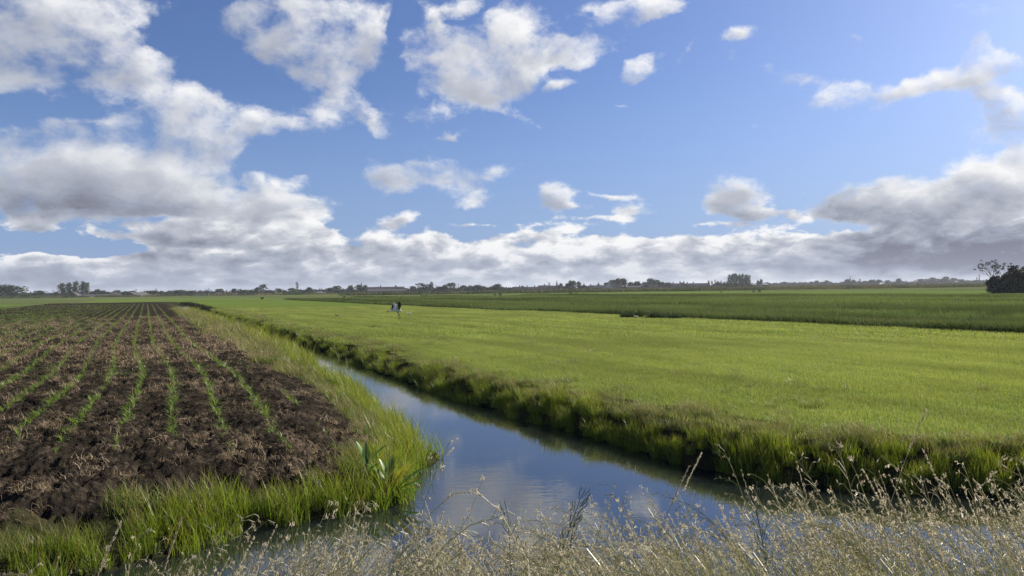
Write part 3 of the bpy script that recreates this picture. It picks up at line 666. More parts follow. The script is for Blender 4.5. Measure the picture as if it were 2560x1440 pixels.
# ---------------------------------------------------------------- maize
def wig(y): return 0.42 * np.exp(-((y - 20.5) / 7.5) ** 2)
def row_x(k, y): return 0.28 + 0.84 * k - STRIP * y + wig(y)
def build_maize():
    gm = leaf_mat('maize_leaf', (0.095, 0.165, 0.028), (0.165, 0.235, 0.042), (0.22, 0.24, 0.06), 0.48, 0.42, 0.35)
    protos = [blade_mesh('maize_%d' % i, [(blades(7, 0.012, 0.20, 0.36, 0.022, 0.45, 1.5, 4, 700 + i), 0)], [gm]) for i in range(7)]
    r = np.random.default_rng(44); plants = []
    names = {3: 'sparse row nearest the ditch', 2: 'second row from the ditch', 1: 'third row from the ditch', 0: 'fourth row from the ditch', -1: 'fifth row from the ditch', -2: 'sixth row from the ditch',
             -3: 'seventh row from the ditch', -4: 'eighth row from the ditch'}
    for k in range(3, -26, -1):
        y = 10.4 + max(0, -k - 3) * 0.25
        while y < 150:
            y += r.uniform(0.10, 0.18) * (1 + max(0, y - 30) / 70)
            dens = vnoise(y * 0.35 + k * 9.1, k * 3.7, 5)
            thin = 0.45 if k == 3 else (0.35 if y < 11.8 else 1.0)
            if k == 3 and y > 17: continue
            if r.uniform() > thin * (1.25 if dens > 0.22 else 0.5): continue
            x = float(row_x(k, y)) + r.normal(0, 0.035)
            if abs(x / y) > 0.74: continue
            plants.append((math.hypot(x, y), x, y, k))
    plants.sort()
    P = np.array([(p[1], p[2]) for p in plants]); z, reg, sd, c = terrain(P[:, 0], P[:, 1])
    ok = (reg == 'soil')
    plants = [p + (zz,) for p, zz, o in zip(plants, z, ok) if o]
    first = {}
    near = [p for p in plants if p[3] >= -4][:300]; ids = set(id(p) for p in near)
    for d, x, y, k, zz in near:
        i = int(r.integers(0, 7))
        o = bpy.data.objects.new('maize_plant', protos[i]); COL.objects.link(o)
        o.location = (x, y, zz - 0.015); o.rotation_euler = (0, 0, r.uniform(0, 6.28)); s = r.uniform(0.5, 1.05) * (0.8 if y < 13 else 1); o.scale = (s, s, s)
        tag(o, 'young maize plant in the %s on the dark soil' % names[k], 'maize plant', 'maize plants of the %s' % names[k])
    rest = [p for p in plants if id(p) not in ids]; n = len(rest)
    Q = np.array([(p[1], p[2], p[4] - 0.015) for p in rest]); dd = np.array([p[0] for p in rest])
    kk = r.uniform(0, 1, n) < np.interp(dd, [25, 40, 70, 120], [1.0, 0.75, 0.40, 0.25]); Q = Q[kk]; dd = dd[kk]; n = len(Q)
    s = r.uniform(0.5, 1.0, n) * np.clip(dd / 34, 1, 1.6) ** 0.3
    scatter('maize_rows', protos, Q, r.uniform(0, 6.28, n), s, r.integers(0, 7, n), 'rows of young maize running off over the ploughed field')

# ---------------------------------------------------------------- the dry grass in front of the viewer
def panicle(kind, seed, H=1.0, detail=1.0):
    """one flowering grass stalk, H tall, bending towards +x: stem, side branchlets, spikelets, blades"""
    r = np.random.default_rng(seed); mb = MB(); T = []; RN = []
    lean = {'oat': 0.30, 'brome': 0.36, 'spike': 0.28, 'arch': 0.45, 'cocks': 0.32}[kind] * r.uniform(0.6, 1.4)
    bend = {'oat': 0.4, 'brome': 0.9, 'spike': 0.2, 'arch': 1.8, 'cocks': 0.3}[kind] * r.uniform(0.7, 1.3)
    pts = []; p = Vector((0, 0, 0)); n = 12; a = lean * 0.5
    for i in range(n + 1):
        pts.append(p.copy()); t = i / n; a = lean * 0.4 + lean * t + bend * t ** 4
        p = p + Vector((math.sin(a), r.normal(0, 0.012), math.cos(a))) * (H / n)
    rad = [0.0020 * (1 - 0.65 * i / n) for i in range(n + 1)]
    mb.tube(pts, rad, 3, 0, False)
    def spk(pos, d, L, wd, m=1):
        d = d.normalized(); s1 = d.cross(Vector((r.normal(), r.normal(), r.normal()))).normalized(); s2 = d.cross(s1)
        for s_ in (s1, s2):
            mb.add([pos, pos + d * L * 0.45 + s_ * wd, pos + d * L, pos + d * L * 0.45 - s_ * wd], [(0, 1, 2, 3)], m)
    def along(t):
        f = t * n; i = min(int(f), n - 1); u = f - i
        return pts[i].lerp(pts[i + 1], u), (pts[i + 1] - pts[i]).normalized()
    if kind in ('oat', 'brome'):
        for k in range(int(12 * detail)):
            t = 1 - 0.26 * (k / 12) ** 1.0; q, d = along(min(t, .999)); L = 0.02 + 0.065 * (1 - abs(0.55 - (1 - t) / 0.26)) * r.uniform(0.5, 1.2)
            side = Vector((r.normal(0.35, 0.6), r.normal(0, 0.7), r.normal(0.35, 0.3))).normalized()
            m_ = q + (d * 0.5 + side).normalized() * L * 0.6; e = m_ + Vector((side.x, side.y, -0.35 if kind == 'brome' else 0.05)).normalized() * L * 0.4
            mb.tube([q, m_, e], 0.0007, 3, 0, False)
            for j in range(r.integers(2, 5)):
                o = m_.lerp(e, r.uniform(0, 1)); spk(o, Vector((side.x * .6, side.y * .6, -0.7 if kind == 'brome' else r.normal(0.1, .5))), r.uniform(0.008, 0.013), r.uniform(0.0010, 0.0017))
    elif kind == 'spike':
        for k in range(int(60 * detail)):
            t = 1 - 0.13 * r.uniform(0, 1); q, d = along(min(t, .999)); th = r.uniform(0, 6.28)
            s1 = d.cross(Vector((0.2, 1, 0.1))).normalized(); s2 = d.cross(s1)
            o = (s1 * math.cos(th) + s2 * math.sin(th)); spk(q, (d + o * 0.45), r.uniform(0.006, 0.011), 0.0014)
    elif kind == 'cocks':
        for g in range(6):
            t = 1 - 0.03 * g - 0.012 * g * g; q, d = along(min(max(t, 0), .999)); side = Vector((r.normal(0.2, 0.7), r.normal(0, 0.7), 0.25)).normalized()
            e = q + side * (0.006 + 0.007 * g); mb.tube([q, e], 0.0007, 3, 0, False)
            for j in range(int(12 * detail)): spk(e + Vector(r.normal(0, 0.004, 3)), side * 0.4 + d * 0.8 + Vector(r.normal(0, 0.4, 3)), r.uniform(0.006, 0.010), 0.0014)
    else:
        for k in range(int(26 * detail)):
            t = 1 - 0.22 * r.uniform(0, 1) ; q, d = along(min(t, .999)); spk(q, d + Vector(r.normal(0, 0.35, 3)), r.uniform(0.010, 0.016), 0.0014)
    for k in range(r.integers(2, 5)):           # withered stem leaves
        t = r.uniform(0.15, 0.7); q, d = along(t); th = r.uniform(-2.2, 2.2); L = r.uniform(0.10, 0.24); w = 0.0028
        o = Vector((math.cos(th), math.sin(th), 0)); a_ = q; ang = 0.5; pr_ = None; sd_ = Vector((-math.sin(th), math.cos(th), 0)) * w
        ring = [(a_ - sd_, a_ + sd_)]
        for s_ in range(4):
            a_ = a_ + (o * math.sin(ang) + Vector((0, 0, math.cos(ang)))) * (L / 4); ang += r.uniform(0.3, 0.9); k_ = 1 - (s_ + 1) / 4.3
            ring.append((a_ - sd_ * k_, a_ + sd_ * k_))
        for (a0, a1), (b0, b1) in zip(ring, ring[1:]): mb.add([a0, a1, b1, b0], [(0, 1, 2, 3)], 0)
    V = np.array([tuple(v) for v in mb.v])
    rn = np.full(len(V), r.uniform(0.2, 0.8)) + r.normal(0, 0.15, len(V))
    return mb, V, np.clip(rn, 0, 1), V[:, 2] / H
def panicle_mesh(name, kind, seed, H=1.0, detail=1.0):
    mb, V, rn, tip = panicle(kind, seed, H, detail)
    me = mb.mesh(name, [M_STEM, M_SEED])
    me.attributes.new('rnd', 'FLOAT', 'POINT').data.foreach_set('value', rn.astype(np.float32)); me.attributes.new('tip', 'FLOAT', 'POINT').data.foreach_set('value', tip.astype(np.float32))
    return me
def build_foreground():
    global M_STEM, M_SEED
    M_STEM = leaf_mat('dry_stem', (0.16, 0.20, 0.055), (0.62, 0.56, 0.36), None, 0.38, 0.42, 0.5, warm=(1, 1, 0.92))
    M_SEED = leaf_mat('seed_head', (0.19, 0.13, 0.07), (0.84, 0.77, 0.62), None, 0.45, 0.45, 0.45, warm=(1, 1, 0.92))
    kinds = ['oat', 'brome', 'spike', 'cocks', 'oat', 'spike', 'oat', 'arch', 'cocks', 'brome']
    protos = [panicle_mesh('stalk_%02d' % i, k, 900 + i) for i, k in enumerate(kinds)]
    r = np.random.default_rng(61)
    envx = [0, 300, 600, 900, 1200, 1500, 1800, 2000, 2300, 2560]
    top = [1350, 1310, 1250, 1220, 1220, 1200, 1150, 1090, 1060, 1060]; den = [1480, 1470, 1420, 1340, 1370, 1370, 1350, 1310, 1290, 1280]
    P, rot, sc, ix = [], [], [], []; tips = []
    for me in protos:
        co = np.array([v.co[:] for v in me.vertices]); q = co[co[:, 2].argmax()]; tips.append((q[0], q[2]))
    def put(px, py, Y, k):
        tx, ty, tz = at(px, py, Y); s = 1 if px < 1250 else -1
        if 1000 < px < 1600: s = 1 if r.uniform() < 0.5 + (1280 - px) / 700 else -1
        az = (0 if s > 0 else math.pi) + r.normal(0, 0.35)
        h = r.uniform(0.7, 1.15)
        for _ in range(3):                                 # the stalk leans, so its foot stands off its tip
            off = tips[k][0] * min(h, 1.1); bx, by = tx - math.cos(az) * off, ty - math.sin(az) * off
            bz = float(hgt(bx, by)[0]); h = (tz - bz) / tips[k][1]
        if h < 0.25 or h > 1.75 or by < 1.2: return False
        P.append((bx, by, bz - 0.02)); rot.append(az); sc.append((h, h, h) if h < 1.2 else (1.1, 1.1, h)); ix.append(k); return True
    n = 0
    while n < 1800:
        px = r.uniform(-80, 2640); t_, d_ = np.interp(px, envx, top), np.interp(px, envx, den)
        if px < 900 and r.uniform() > 0.45 + 0.55 * px / 900: continue
        if r.uniform() > 0.30 + 0.95 * float(fbm2(px / 95.0, 3.3, 2, 14)) ** 1.3: continue
        u = r.uniform()
        py = d_ + (r.exponential(110) - 30 if u < 0.68 else t_ + (d_ - t_) * r.uniform() ** 0.55 - d_)
        if py > 1640: continue
        n += put(px, py, r.uniform(2.3, 4.3), int(r.integers(0, 10)))
    scatter('dry_grass', protos, P, rot, sc, ix, 'dry pale flowering grass standing on the bank in front of the viewer')
    # green and yellow blades at its foot
    gb = leaf_mat('foot_blade', (0.075, 0.120, 0.020), (0.180, 0.215, 0.040), (0.26, 0.25, 0.09), 0.45, 0.4, 0.4, (0.40, 0.33, 0.19), 0.32)
    ft = [blade_mesh('foot_tuft_%d' % i, [(blades(60, 0.16, 0.25, 0.74, 0.0050, 0.30, 0.9, 4, 960 + i), 0)], [gb]) for i in range(4)]
    x = r.uniform(-3.4, 4.2, 4200); y = r.uniform(1.7, 5.2, 4200); z, reg, sd, c = terrain(x, y); k = (reg == 'dike') & (sd > 0.0) & (r.uniform(0, 1, 4200) < np.interp(x, [-3, -1, 3], [0.5, 0.9, 1]))
    x, y, z = x[k], y[k], z[k]; n = len(x); h = r.uniform(0.7, 1.25, n) * np.interp(x, [-3, 0, 3], [0.9, 1.25, 1.5])
    gs = leaf_mat('straw_leaf', (0.22, 0.17, 0.09), (0.62, 0.54, 0.36), None, 0.4, 0.45, 0.4, warm=(1, 1, 0.92))
    ft += [blade_mesh('straw_leaf_tuft_%d' % i, [(blades(16, 0.14, 0.40, 0.95, 0.0075, 0.28, 1.3, 5, 980 + i), 0)], [gs]) for i in range(3)]
    fi = np.where(r.uniform(0, 1, n) < 0.15, r.integers(4, 7, n), r.integers(0, 4, n))
    scatter('bank_foot_grass', ft, np.stack([x, y, z - 0.02], 1), r.uniform(0, 6.28, n), np.stack([np.ones(n), np.ones(n), h], 1), fi, 'green and yellowing blades between the dry stalks on the near bank')
# ---------------------------------------------------------------- trees
def crown_mesh(name, lobes, n, size, mat, seed, shell=0.55, thin=0.0):
    """foliage as leaf-clump faces through the volume of a set of lobes (cx, cy, cz, rx, ry, rz)"""
    r = np.random.default_rng(seed); L = np.array(lobes, float); vol = L[:, 3] * L[:, 4] * L[:, 5]; w = vol ** 0.7; w /= w.sum()
    k = r.choice(len(L), n, p=w); d = r.normal(size=(n, 3)); d /= np.linalg.norm(d, axis=1)[:, None]
    rad = np.where(r.uniform(0, 1, n) < 0.75, r.uniform(shell, 1.03, n), r.uniform(0.1, 1, n))
    c = L[k, :3] + d * rad[:, None] * L[k, 3:]
    gap = vnoise(c[:, 0] * 9 + 3, c[:, 2] * 9 + c[:, 1] * 7, seed); keep = gap > thin; c = c[keep]; n = len(c); d = d[keep]
    a = r.normal(size=(n, 3)) + d * 0.6; a /= np.linalg.norm(a, axis=1)[:, None]
    b = np.cross(a, r.normal(size=(n, 3))); b /= np.linalg.norm(b, axis=1)[:, None]; e = np.cross(a, b)
    s = (size * r.uniform(0.5, 1.35, n))[:, None]
    V = np.stack([c - b * s, c + e * s * 0.55, c + b * s, c - e * s * 0.55], 1).reshape(-1, 3)
    Q = np.arange(n * 4).reshape(-1, 4); rn = np.repeat(np.clip(r.uniform(0, 1, n), 0, 1), 4)
    return mesh_np(name, V, Q, [mat], {'rnd': rn, 'tip': np.zeros(n * 4)})
def trunk_mesh(name, h, rad, limbs, mat, seed):
    r = random.Random(seed); mb = MB()
    mb.tube([(0, 0, -0.01), (0.01, 0, h * 0.5), (-0.01, 0.01, h)], [rad, rad * 0.75, rad * 0.35], 7)
    for i in range(limbs):
        t = r.uniform(0.35, 0.9) * h; a = r.uniform(0, 6.28); l = r.uniform(0.15, 0.32)
        p = Vector((0, 0, t)); e = p + Vector((math.cos(a) * l, math.sin(a) * l, l * 0.9)); m_ = p.lerp(e, 0.5) + Vector((0, 0, 0.03))
        mb.tube([p, m_, e], [rad * 0.45, rad * 0.3, rad * 0.1], 5)
    return mb.mesh(name, [mat], True)
TREES = [  # px, top, width in photo pixels, kind, distance
 # left end and farm
 (18,707,84,'broad',520),(52,728,18,'bush',540),(62,726,9,'cone',560),(76,727,9,'cone',560),(98,725,32,'round',540),(124,731,24,'bush',540),(141,728,16,'round',540),(112,734,30,'bush',530),(36,729,26,'bush',530),(78,735,40,'bush',525),
 (155,707,30,'tall',545),(172,705,25,'tall',548),(190,702,28,'tall',552),(206,704,24,'tall',547),(216,706,22,'tall',545),(148,741,26,'bush',520),
 (231,727,16,'round',575),(245,722,18,'round',575),(258,725,20,'round',570),(271,728,14,'round',575),(293,724,24,'round',570),(315,727,26,'round',575),(333,726,20,'round',575),
 (358,728,28,'round',565),(381,725,26,'round',565),(390,721,16,'cone',570),(403,727,14,'round',565),(419,727,13,'cone',565),(436,732,16,'bush',560),(449,723,28,'round',560),(466,730,14,'bush',560),(480,726,14,'round',560),
 (518,727,12,'round',560),(550,720,22,'round',570),(568,729,14,'bush',560),(585,720,18,'round',570),(600,721,12,'airy',570),(611,723,18,'round',570),(629,725,12,'round',570),(505,733,20,'bush',555),
 # left of centre
 (641,719,14,'round',580),(656,708,30,'airy',575),(680,725,20,'round',585),(697,720,20,'round',585),(712,724,16,'round',585),(731,719,24,'round',585),(743,705,8,'column',580),(753,726,18,'bush',585),(665,733,16,'bush',580),
 (774,717,19,'round',585),(827,718,24,'round',590),(845,712,24,'airy',595),(853,723,26,'bush',590),(876,712,20,'round',595),(885,722,24,'bush',590),(896,710,16,'round',600),(903,705,14,'cone',600),(912,711,15,'round',600),(768,733,18,'bush',580),
 (967,716,14,'round',625),(990,714,12,'round',625),(1032,714,22,'round',600),(1058,705,36,'airy',605),(1078,704,18,'tall',605),(1062,725,26,'bush',590),(1046,727,20,'bush',590),(1099,715,20,'round',605),(1112,711,18,'round',605),
 (1130,704,26,'airy',605),(1120,723,24,'bush',595),(1146,720,20,'bush',600),(1160,712,22,'round',605),(1176,713,20,'round',605),(1192,711,28,'round',608),(1208,714,18,'round',605),(1224,716,18,'bush',610),(1244,708,28,'round',612),(1262,717,16,'bush',612),(1274,718,14,'round',612),
 # village
 (1373,706,6,'column',625),(1392,700,9,'cone',625),(1402,707,12,'round',630),(1418,707,14,'round',625),(1431,700,32,'round',625),(1446,702,16,'round',628),(1456,711,14,'bush',620),(1516,705,14,'round',650),(1530,698,22,'round',650),(1546,694,28,'round',655),(1559,694,20,'round',652),
 (1576,704,20,'round',655),(1592,702,26,'round',655),(1611,703,18,'round',655),(1627,694,26,'round',652),(1641,697,18,'round',655),(1655,703,20,'round',655),(1671,704,22,'round',660),
 (1772,701,6,'column',660),(1780,702,7,'column',660),(1788,700,6,'column',660),(1796,703,7,'column',660),(1803,702,6,'column',660),(1811,704,9,'round',660),(1816,703,6,'column',660),
 (1824,686,13,'tall',640),(1832,685,12,'tall',644),(1840,684,13,'tall',640),(1848,685,12,'tall',643),(1856,684,13,'tall',640),(1864,686,12,'tall',644),(1871,687,12,'tall',640),
 (1895,699,9,'round',800),(1903,697,10,'round',800),(1915,703,12,'bush',820),
 # far right, hazy
 (1938,706,20,'round',1150),(1960,703,16,'round',1150),(1981,705,18,'round',1180),(2003,705,20,'round',1150),(2028,703,16,'round',1150),(2042,700,16,'round',1160),(2055,704,16,'round',1160),(2067,700,17,'round',1150),(2090,705,20,'bush',1150),(2106,704,18,'round',1120),
 (2118,697,16,'round',1120),(2125,691,9,'cone',1120),(2134,698,14,'round',1120),(2150,696,5,'column',1120),(2142,705,14,'bush',1120),(2162,701,16,'round',1130),(2180,698,26,'round',1150),(2198,698,20,'round',1150),(2220,699,15,'round',1120),(2236,704,18,'bush',1140),(2247,695,17,'round',1150),(2266,703,22,'bush',1160),(2282,702,18,'bush',1160),
 (2302,696,26,'round',1180),(2318,696,24,'round',1190),(2331,692,20,'round',1190),(2348,695,24,'round',1190),(2365,690,20,'round',1190),(2384,694,24,'round',1190),(2402,697,26,'round',1180),(2420,700,20,'round',1180),(2436,705,16,'bush',1180),(2466,697,8,'round',1180),
]
PLACES = [(150, 'left of the grove by the sheds'), (225, 'in the grove behind the sheds'), (346, 'behind the long shed and barn'), (484, 'between the barn and the dark house'), (636, 'around the small houses past the barn'),
          (760, 'around the slender poplar left of centre'), (920, 'left of the long farm building'), (1000, 'behind the long farm building'), (1145, 'just right of the long farm building'), (1280, 'between the farm building and the village'),
          (1462, 'among the first village houses'), (1600, 'behind the white gabled village house'), (1690, 'behind the village rooftops'), (1819, 'behind the last village house'), (1878, 'in the block right of the village'), (1930, 'just past the poplar block'),
          (2100, 'on the hazy skyline past the village'), (2210, 'around the pointed treetop on the skyline'), (2292, 'in the gap before the hazy wood'), (2600, 'in the hazy wood by the chimneys')]
LOOKS = {'broad': 'broad dark tree', 'round': 'round dark tree', 'bush': 'low bushy tree', 'cone': 'pointed tree', 'tall': 'tall leafy poplar', 'column': 'slender column-shaped tree', 'airy': 'light loose-crowned tree'}
ORD = ['first', 'second', 'third', 'fourth', 'fifth', 'sixth', 'seventh', 'eighth', 'ninth', 'tenth', 'eleventh', 'twelfth']
def build_trees():
    lf = leaf_mat('far_foliage', (0.020, 0.034, 0.014), (0.050, 0.072, 0.026), None, 0.22, 0.6, 0.2)
    bk = plain_mat('bark', (0.05, 0.04, 0.03), (0.09, 0.075, 0.055), 6)
    r = random.Random(5); protos = {}
    def lob(n, cz, h, w, sp, rr):
        out = []
        for i in range(n):
            a = r.uniform(0, 6.28); q = r.uniform(0.2, 1) * sp; z = cz + r.uniform(-1, 1) * h
            k = 1 - 0.35 * abs(z - cz) / max(h, .01); s = r.uniform(0.75, 1.2) * rr
            out.append((math.cos(a) * q * w * k, math.sin(a) * q * w * k, z, s, s, s * 0.85))
        return out
    for v in range(3):
        protos['round', v] = (lob(9, 0.60, 0.20, 1, 0.27, 0.20) + [(0, 0, 0.52, 0.34, 0.34, 0.34), (0.03, 0, 0.80, 0.19, 0.19, 0.17)], 700, 0.055, 0.1)
        protos['broad', v] = (lob(12, 0.55, 0.22, 1, 0.30, 0.19) + [(0, 0, 0.42, 0.42, 0.42, 0.40)], 1000, 0.045, 0.05)
        protos['tall', v] = (lob(11, 0.58, 0.32, 1, 0.24, 0.17) + [(0, 0, 0.5, 0.32, 0.32, 0.42), (0.02, 0, 0.86, 0.2, 0.2, 0.13)], 800, 0.045, 0.12)
        protos['airy', v] = (lob(10, 0.62, 0.25, 1, 0.33, 0.15), 560, 0.05, 0.25)
        protos['bush', v] = (lob(8, 0.45, 0.22, 1, 0.30, 0.24) + [(0, 0, 0.35, 0.40, 0.40, 0.38)], 520, 0.075, 0.05)
        protos['cone', v] = ([(0, 0, 0.12 + 0.1 * i, 0.5 * (1 - i / 9.2), 0.5 * (1 - i / 9.2), 0.11) for i in range(9)], 520, 0.055, 0.1)
        protos['column', v] = ([(r.uniform(-.06, .06), r.uniform(-.06, .06), 0.12 + 0.1 * i, 0.40, 0.40, 0.11) for i in range(9)], 520, 0.05, 0.1)
    M_ = {}
    for (k, v), (lobes, n, sz, th) in protos.items():
        M_[k, v] = (crown_mesh('crown', lobes, n, sz, lf, hash_seed(k, v), thin=th),
                    trunk_mesh('trunk', 0.55 if k not in ('bush',) else 0.3, 0.022 if k != 'column' else 0.05, 5, bk, 7 + v))
    rows = sorted(TREES); groups = {}
    for t in rows:
        place = next(p for lim, p in PLACES if t[0] < lim); groups.setdefault((place, t[3]), []).append(t)
    rr = random.Random(9)
    for (place, kind), ts in groups.items():
        for i, (px, top, w, k, D) in enumerate(ts):
            x, y, z = at(px, top, D); sx = w / F * D
            e = empty({'bush': 'bushy_tree', 'cone': 'pointed_tree', 'column': 'slender_tree', 'tall': 'poplar_tree'}.get(k, 'leafy_tree'), (x, y, 0), rr.uniform(0, 6.28)); q = 1.6 if 1820 < px < 1876 else (1.45 if k in ('round', 'broad', 'airy', 'bush') else 1.25); e.scale = (sx * q, sx * q, z * 1.03)
            cm, tm = M_[k, rr.randrange(3)]
            c = link('crown', cm, e); t_ = link('trunk', tm, e)
            look = LOOKS[k] + ('s' if len(ts) > 1 else '')
            lb = ('%s from the left of the %s %s' % (ORD[i], look, place)) if len(ts) > 1 else '%s %s' % (look, place)
            tag(e, lb, 'tree', 'trees along the horizon')
def build_undergrowth():
    """hedges and scrub that close the foot of the tree line"""
    lf = leaf_mat('scrub_foliage', (0.018, 0.030, 0.013), (0.042, 0.060, 0.024), None, 0.2, 0.6, 0.2); r = np.random.default_rng(23); rr = random.Random(23); pr = []
    for i in range(4):
        lobes = [(rr.uniform(-4, 4), rr.uniform(-1.5, 1.5), rr.uniform(.6, 2.0), rr.uniform(.9, 1.7), 1.0, rr.uniform(.6, 1.3)) for _ in range(14)]
        pr.append(crown_mesh('scrub_%d' % i, lobes, 900, .34, lf, 60 + i))
    P, ix, sc = [], [], []
    for x0, x1, D, n, h in ((-60, 640, 585, 95, 1.15), (640, 1290, 615, 90, 1.2), (1290, 1880, 665, 70, 1.3), (1870, 2470, 1190, 80, 1.9), (1900, 2470, 1100, 60, 1.0)):
        for _ in range(n):
            Y = D + r.uniform(-14, 14); P.append(((r.uniform(x0, x1) - 1280) / F * Y, Y, 0)); ix.append(r.integers(0, 4)); s = h * r.uniform(.6, 1.2); sc.append((s * 1.1, s, s))
    scatter('horizon_scrub', pr, P, r.normal(0, .4, len(P)), sc, ix, 'dark hedges and scrub closing the foot of the far tree line')
def hash_seed(k, v): return sum(ord(ch) for ch in k) * 7 + v
def build_near_clump():
    """the dark clump at the right edge with the half-bare tree standing over it"""
    lf = leaf_mat('clump_foliage', (0.010, 0.018, 0.009), (0.026, 0.038, 0.016), None, 0.12, 0.6, 0.2)
    bk = plain_mat('dark_bark', (0.035, 0.028, 0.022), (0.07, 0.055, 0.04), 6)
    D = 147.0
    def bush(px, top, w, seed, label, base=733):
        x, y, z = at(px, top, D); s = w / F * D; r = random.Random(seed)
        e = empty('dense_bush', (x, y, 0)); e.scale = (s, s * 0.8, z)
        lobes = [(r.uniform(-.32, .32), r.uniform(-.3, .3), r.uniform(.15, .78), r.uniform(.14, .24), .2, r.uniform(.14, .22)) for _ in range(22)] + [(0, 0, .35, .42, .42, .36), (0, 0, 0.15, .47, .45, .18)]
        link('crown', crown_mesh('crown', lobes, 6500, 0.048, lf, seed, thin=0.0), e)
        link('trunk', trunk_mesh('trunk', 0.4, 0.02, 6, bk, seed), e)
        tag(e, label, 'bush', 'dark bushes at the right edge')
    bush(2496, 684, 66, 31, 'dark dense bush below the half-bare tree at the right edge')
    bush(2556, 660, 72, 32, 'taller dark dense bush right of the half-bare tree')
    # the half-bare tree
    r = random.Random(12); x, y, z = at(2500, 648, D); e = empty('bare_tree', (x, y, 0)); mb = MB(); tips = []
    def limb(p, d, L, rad, depth):
        k = 4; pts = [p.copy()]; q = p.copy()
        for i in range(k):
            d = (d + Vector((r.gauss(0, .16), r.gauss(0, .16), r.gauss(0.03, .10)))).normalized(); q = q + d * L / k; pts.append(q.copy())
        mb.tube(pts, [rad * (1 - 0.55 * i / k) for i in range(k + 1)], 6 if depth < 2 else 4, 0)
        if depth >= 4: tips.append(q.copy()); return
        for j in range(3 if depth < 3 else 2):
            ax = Vector((r.gauss(0, 1), r.gauss(0, 1), r.gauss(0.1, .5))); nd = (d + ax.normalized() * r.uniform(.45, .85)).normalized(); nd.z = max(nd.z, -0.15)
            limb(pts[r.choice([3, 4])], nd, L * r.uniform(.55, .80), rad * 0.5, depth + 1)
    H = z
    limb(Vector((0, 0, 0)), Vector((-.05, 0, 1)), H * .50, .17, 0)
    for a in (Vector((-.95, 0.1, .42)), Vector((.7, -.2, .7)), Vector((-.5, .2, .85)), Vector((.35, .2, .9)), Vector((-.8, -.2, .65))):
        limb(Vector((-.1, 0, H * r.uniform(.38, .5))), a.normalized(), H * r.uniform(.30, .40), .09, 1)
    V = np.array([tuple(v) for v in mb.v]); top = V[:, 2].max(); f = H / top
    wmax = np.abs(V[:, 0]).max(); g = (50 / F * D) / wmax
    mb.v = [(a * g, b * g, c * f) for a, b, c in mb.v]
    mb.build('trunk', bk, e)
    lobes = [(t.x * g, t.y * g, t.z * f, .28, .28, .2) for t in tips if r.random() < .6]
    link('crown', crown_mesh('crown', lobes, 1900, 0.10, lf, 77, thin=0.25), e)
    tag(e, 'half-bare tree with spread dark branches above the bush at the right edge', 'tree')
def build_field_bushes():
    lf = leaf_mat('bush_foliage', (0.016, 0.026, 0.012), (0.036, 0.050, 0.020), None, 0.2, 0.6, 0.2); bk = plain_mat('bush_bark', (0.05, 0.04, 0.03))
    r = random.Random(3)
    lobes = [(r.uniform(-.3, .3), r.uniform(-.3, .3), r.uniform(.2, .75), .2, .2, .2) for _ in range(9)] + [(0, 0, .3, .42, .4, .32)]
    cm = crown_mesh('crown', lobes, 500, .07, lf, 8); tm = trunk_mesh('trunk', .35, .03, 5, bk, 3)
    B = [(655, 741, 748, 10, 'small dark bush in the field under the airy tree left of centre'), (860, 738, 744, 8, 'small dark bush at the far edge of the green crop, left of the long farm'), (1054, 736, 741, 9, 'left of two small dark bushes below the long farm building'), (1065, 735.5, 741, 10, 'right of two small dark bushes below the long farm building'),
         (1238, 733, 740, 9, 'left of two dark bushes left of the village field'), (1250, 732, 740, 12, 'right of two dark bushes left of the village field'), (1427, 730, 737, 11, 'left of two dark bushes on the bright strip before the village'), (1441, 731, 737, 10, 'right of two dark bushes on the bright strip before the village'),
         (1899, 724, 730, 10, 'dark bush on the bright strip below the poplar block'), (1803, 727, 731, 5, 'tiny dark bush on the bright strip below the last village house')]
    for px, top, base, w, lb in B:
        x, y = gp(px, base); D = y; z = at(px, top, D)[2]
        e = empty('field_bush', (x, y, 0), r.uniform(0, 6)); s = w / F * D; e.scale = (s, s, max(z, .4)); link('crown', cm, e); link('trunk', tm, e)
        tag(e, lb, 'bush', 'bushes out in the fields')
    # leafy weed clumps on the near edge of the dark crop
    W = [(1578, 768, 796, 50, 'leafy weed clump left of the pair on the crop edge right of centre'), (1645, 768, 797, 52, 'taller leafy weed clump in the middle of the crop edge'), (1690, 774, 798, 46, 'leafy weed clump right of the pair on the crop edge'), (1960, 778, 804, 36, 'low leafy weed clump on the crop edge nearer the right side'), (2440, 780, 815, 56, 'broad leafy weed clump on the crop edge near the right end'), (2290, 784, 812, 36, 'small leafy weed clump on the crop edge left of the broad one')]
    lw = leaf_mat('weed_leaf', (0.022, 0.044, 0.014), (0.060, 0.095, 0.030), None, 0.3, 0.6, 0.15)
    for i, (px, top, base, w, lb) in enumerate(W):
        x, y = gp(px, base); D = y + 0.8; x = x * D / y; z = at(px, top, D)[2]; s = w / F * D
        lob = [(r.uniform(-.45, .45) * s, r.uniform(-.4, .4) * .6, r.uniform(.5, .95) * z) for _ in range(9)]
        e = empty('weed_clump', (x, D, 0)); parts = []
        for k, q in enumerate(lob):
            V, Qd, Tr, tp, rn = blades(110, .22 * s, q[2] * .45, q[2] * 1.05, .030, .35, .8, 3, 800 + 20 * i + k); V = V + np.array([q[0], q[1], 0]); parts.append(((V, Qd, Tr, tp, rn), 0))
        link('foliage', blade_mesh('foliage', parts, [lw]), e); mb = MB()
        for q in lob: mb.tube([(q[0], q[1], 0), (q[0] + .02, q[1], q[2] * .5), (q[0] + .03, q[1], q[2] * .95)], [.010, .008, .004], 5)
        mb.build('stem', lw, e); tag(e, lb, 'weed', 'weed clumps on the crop edge')

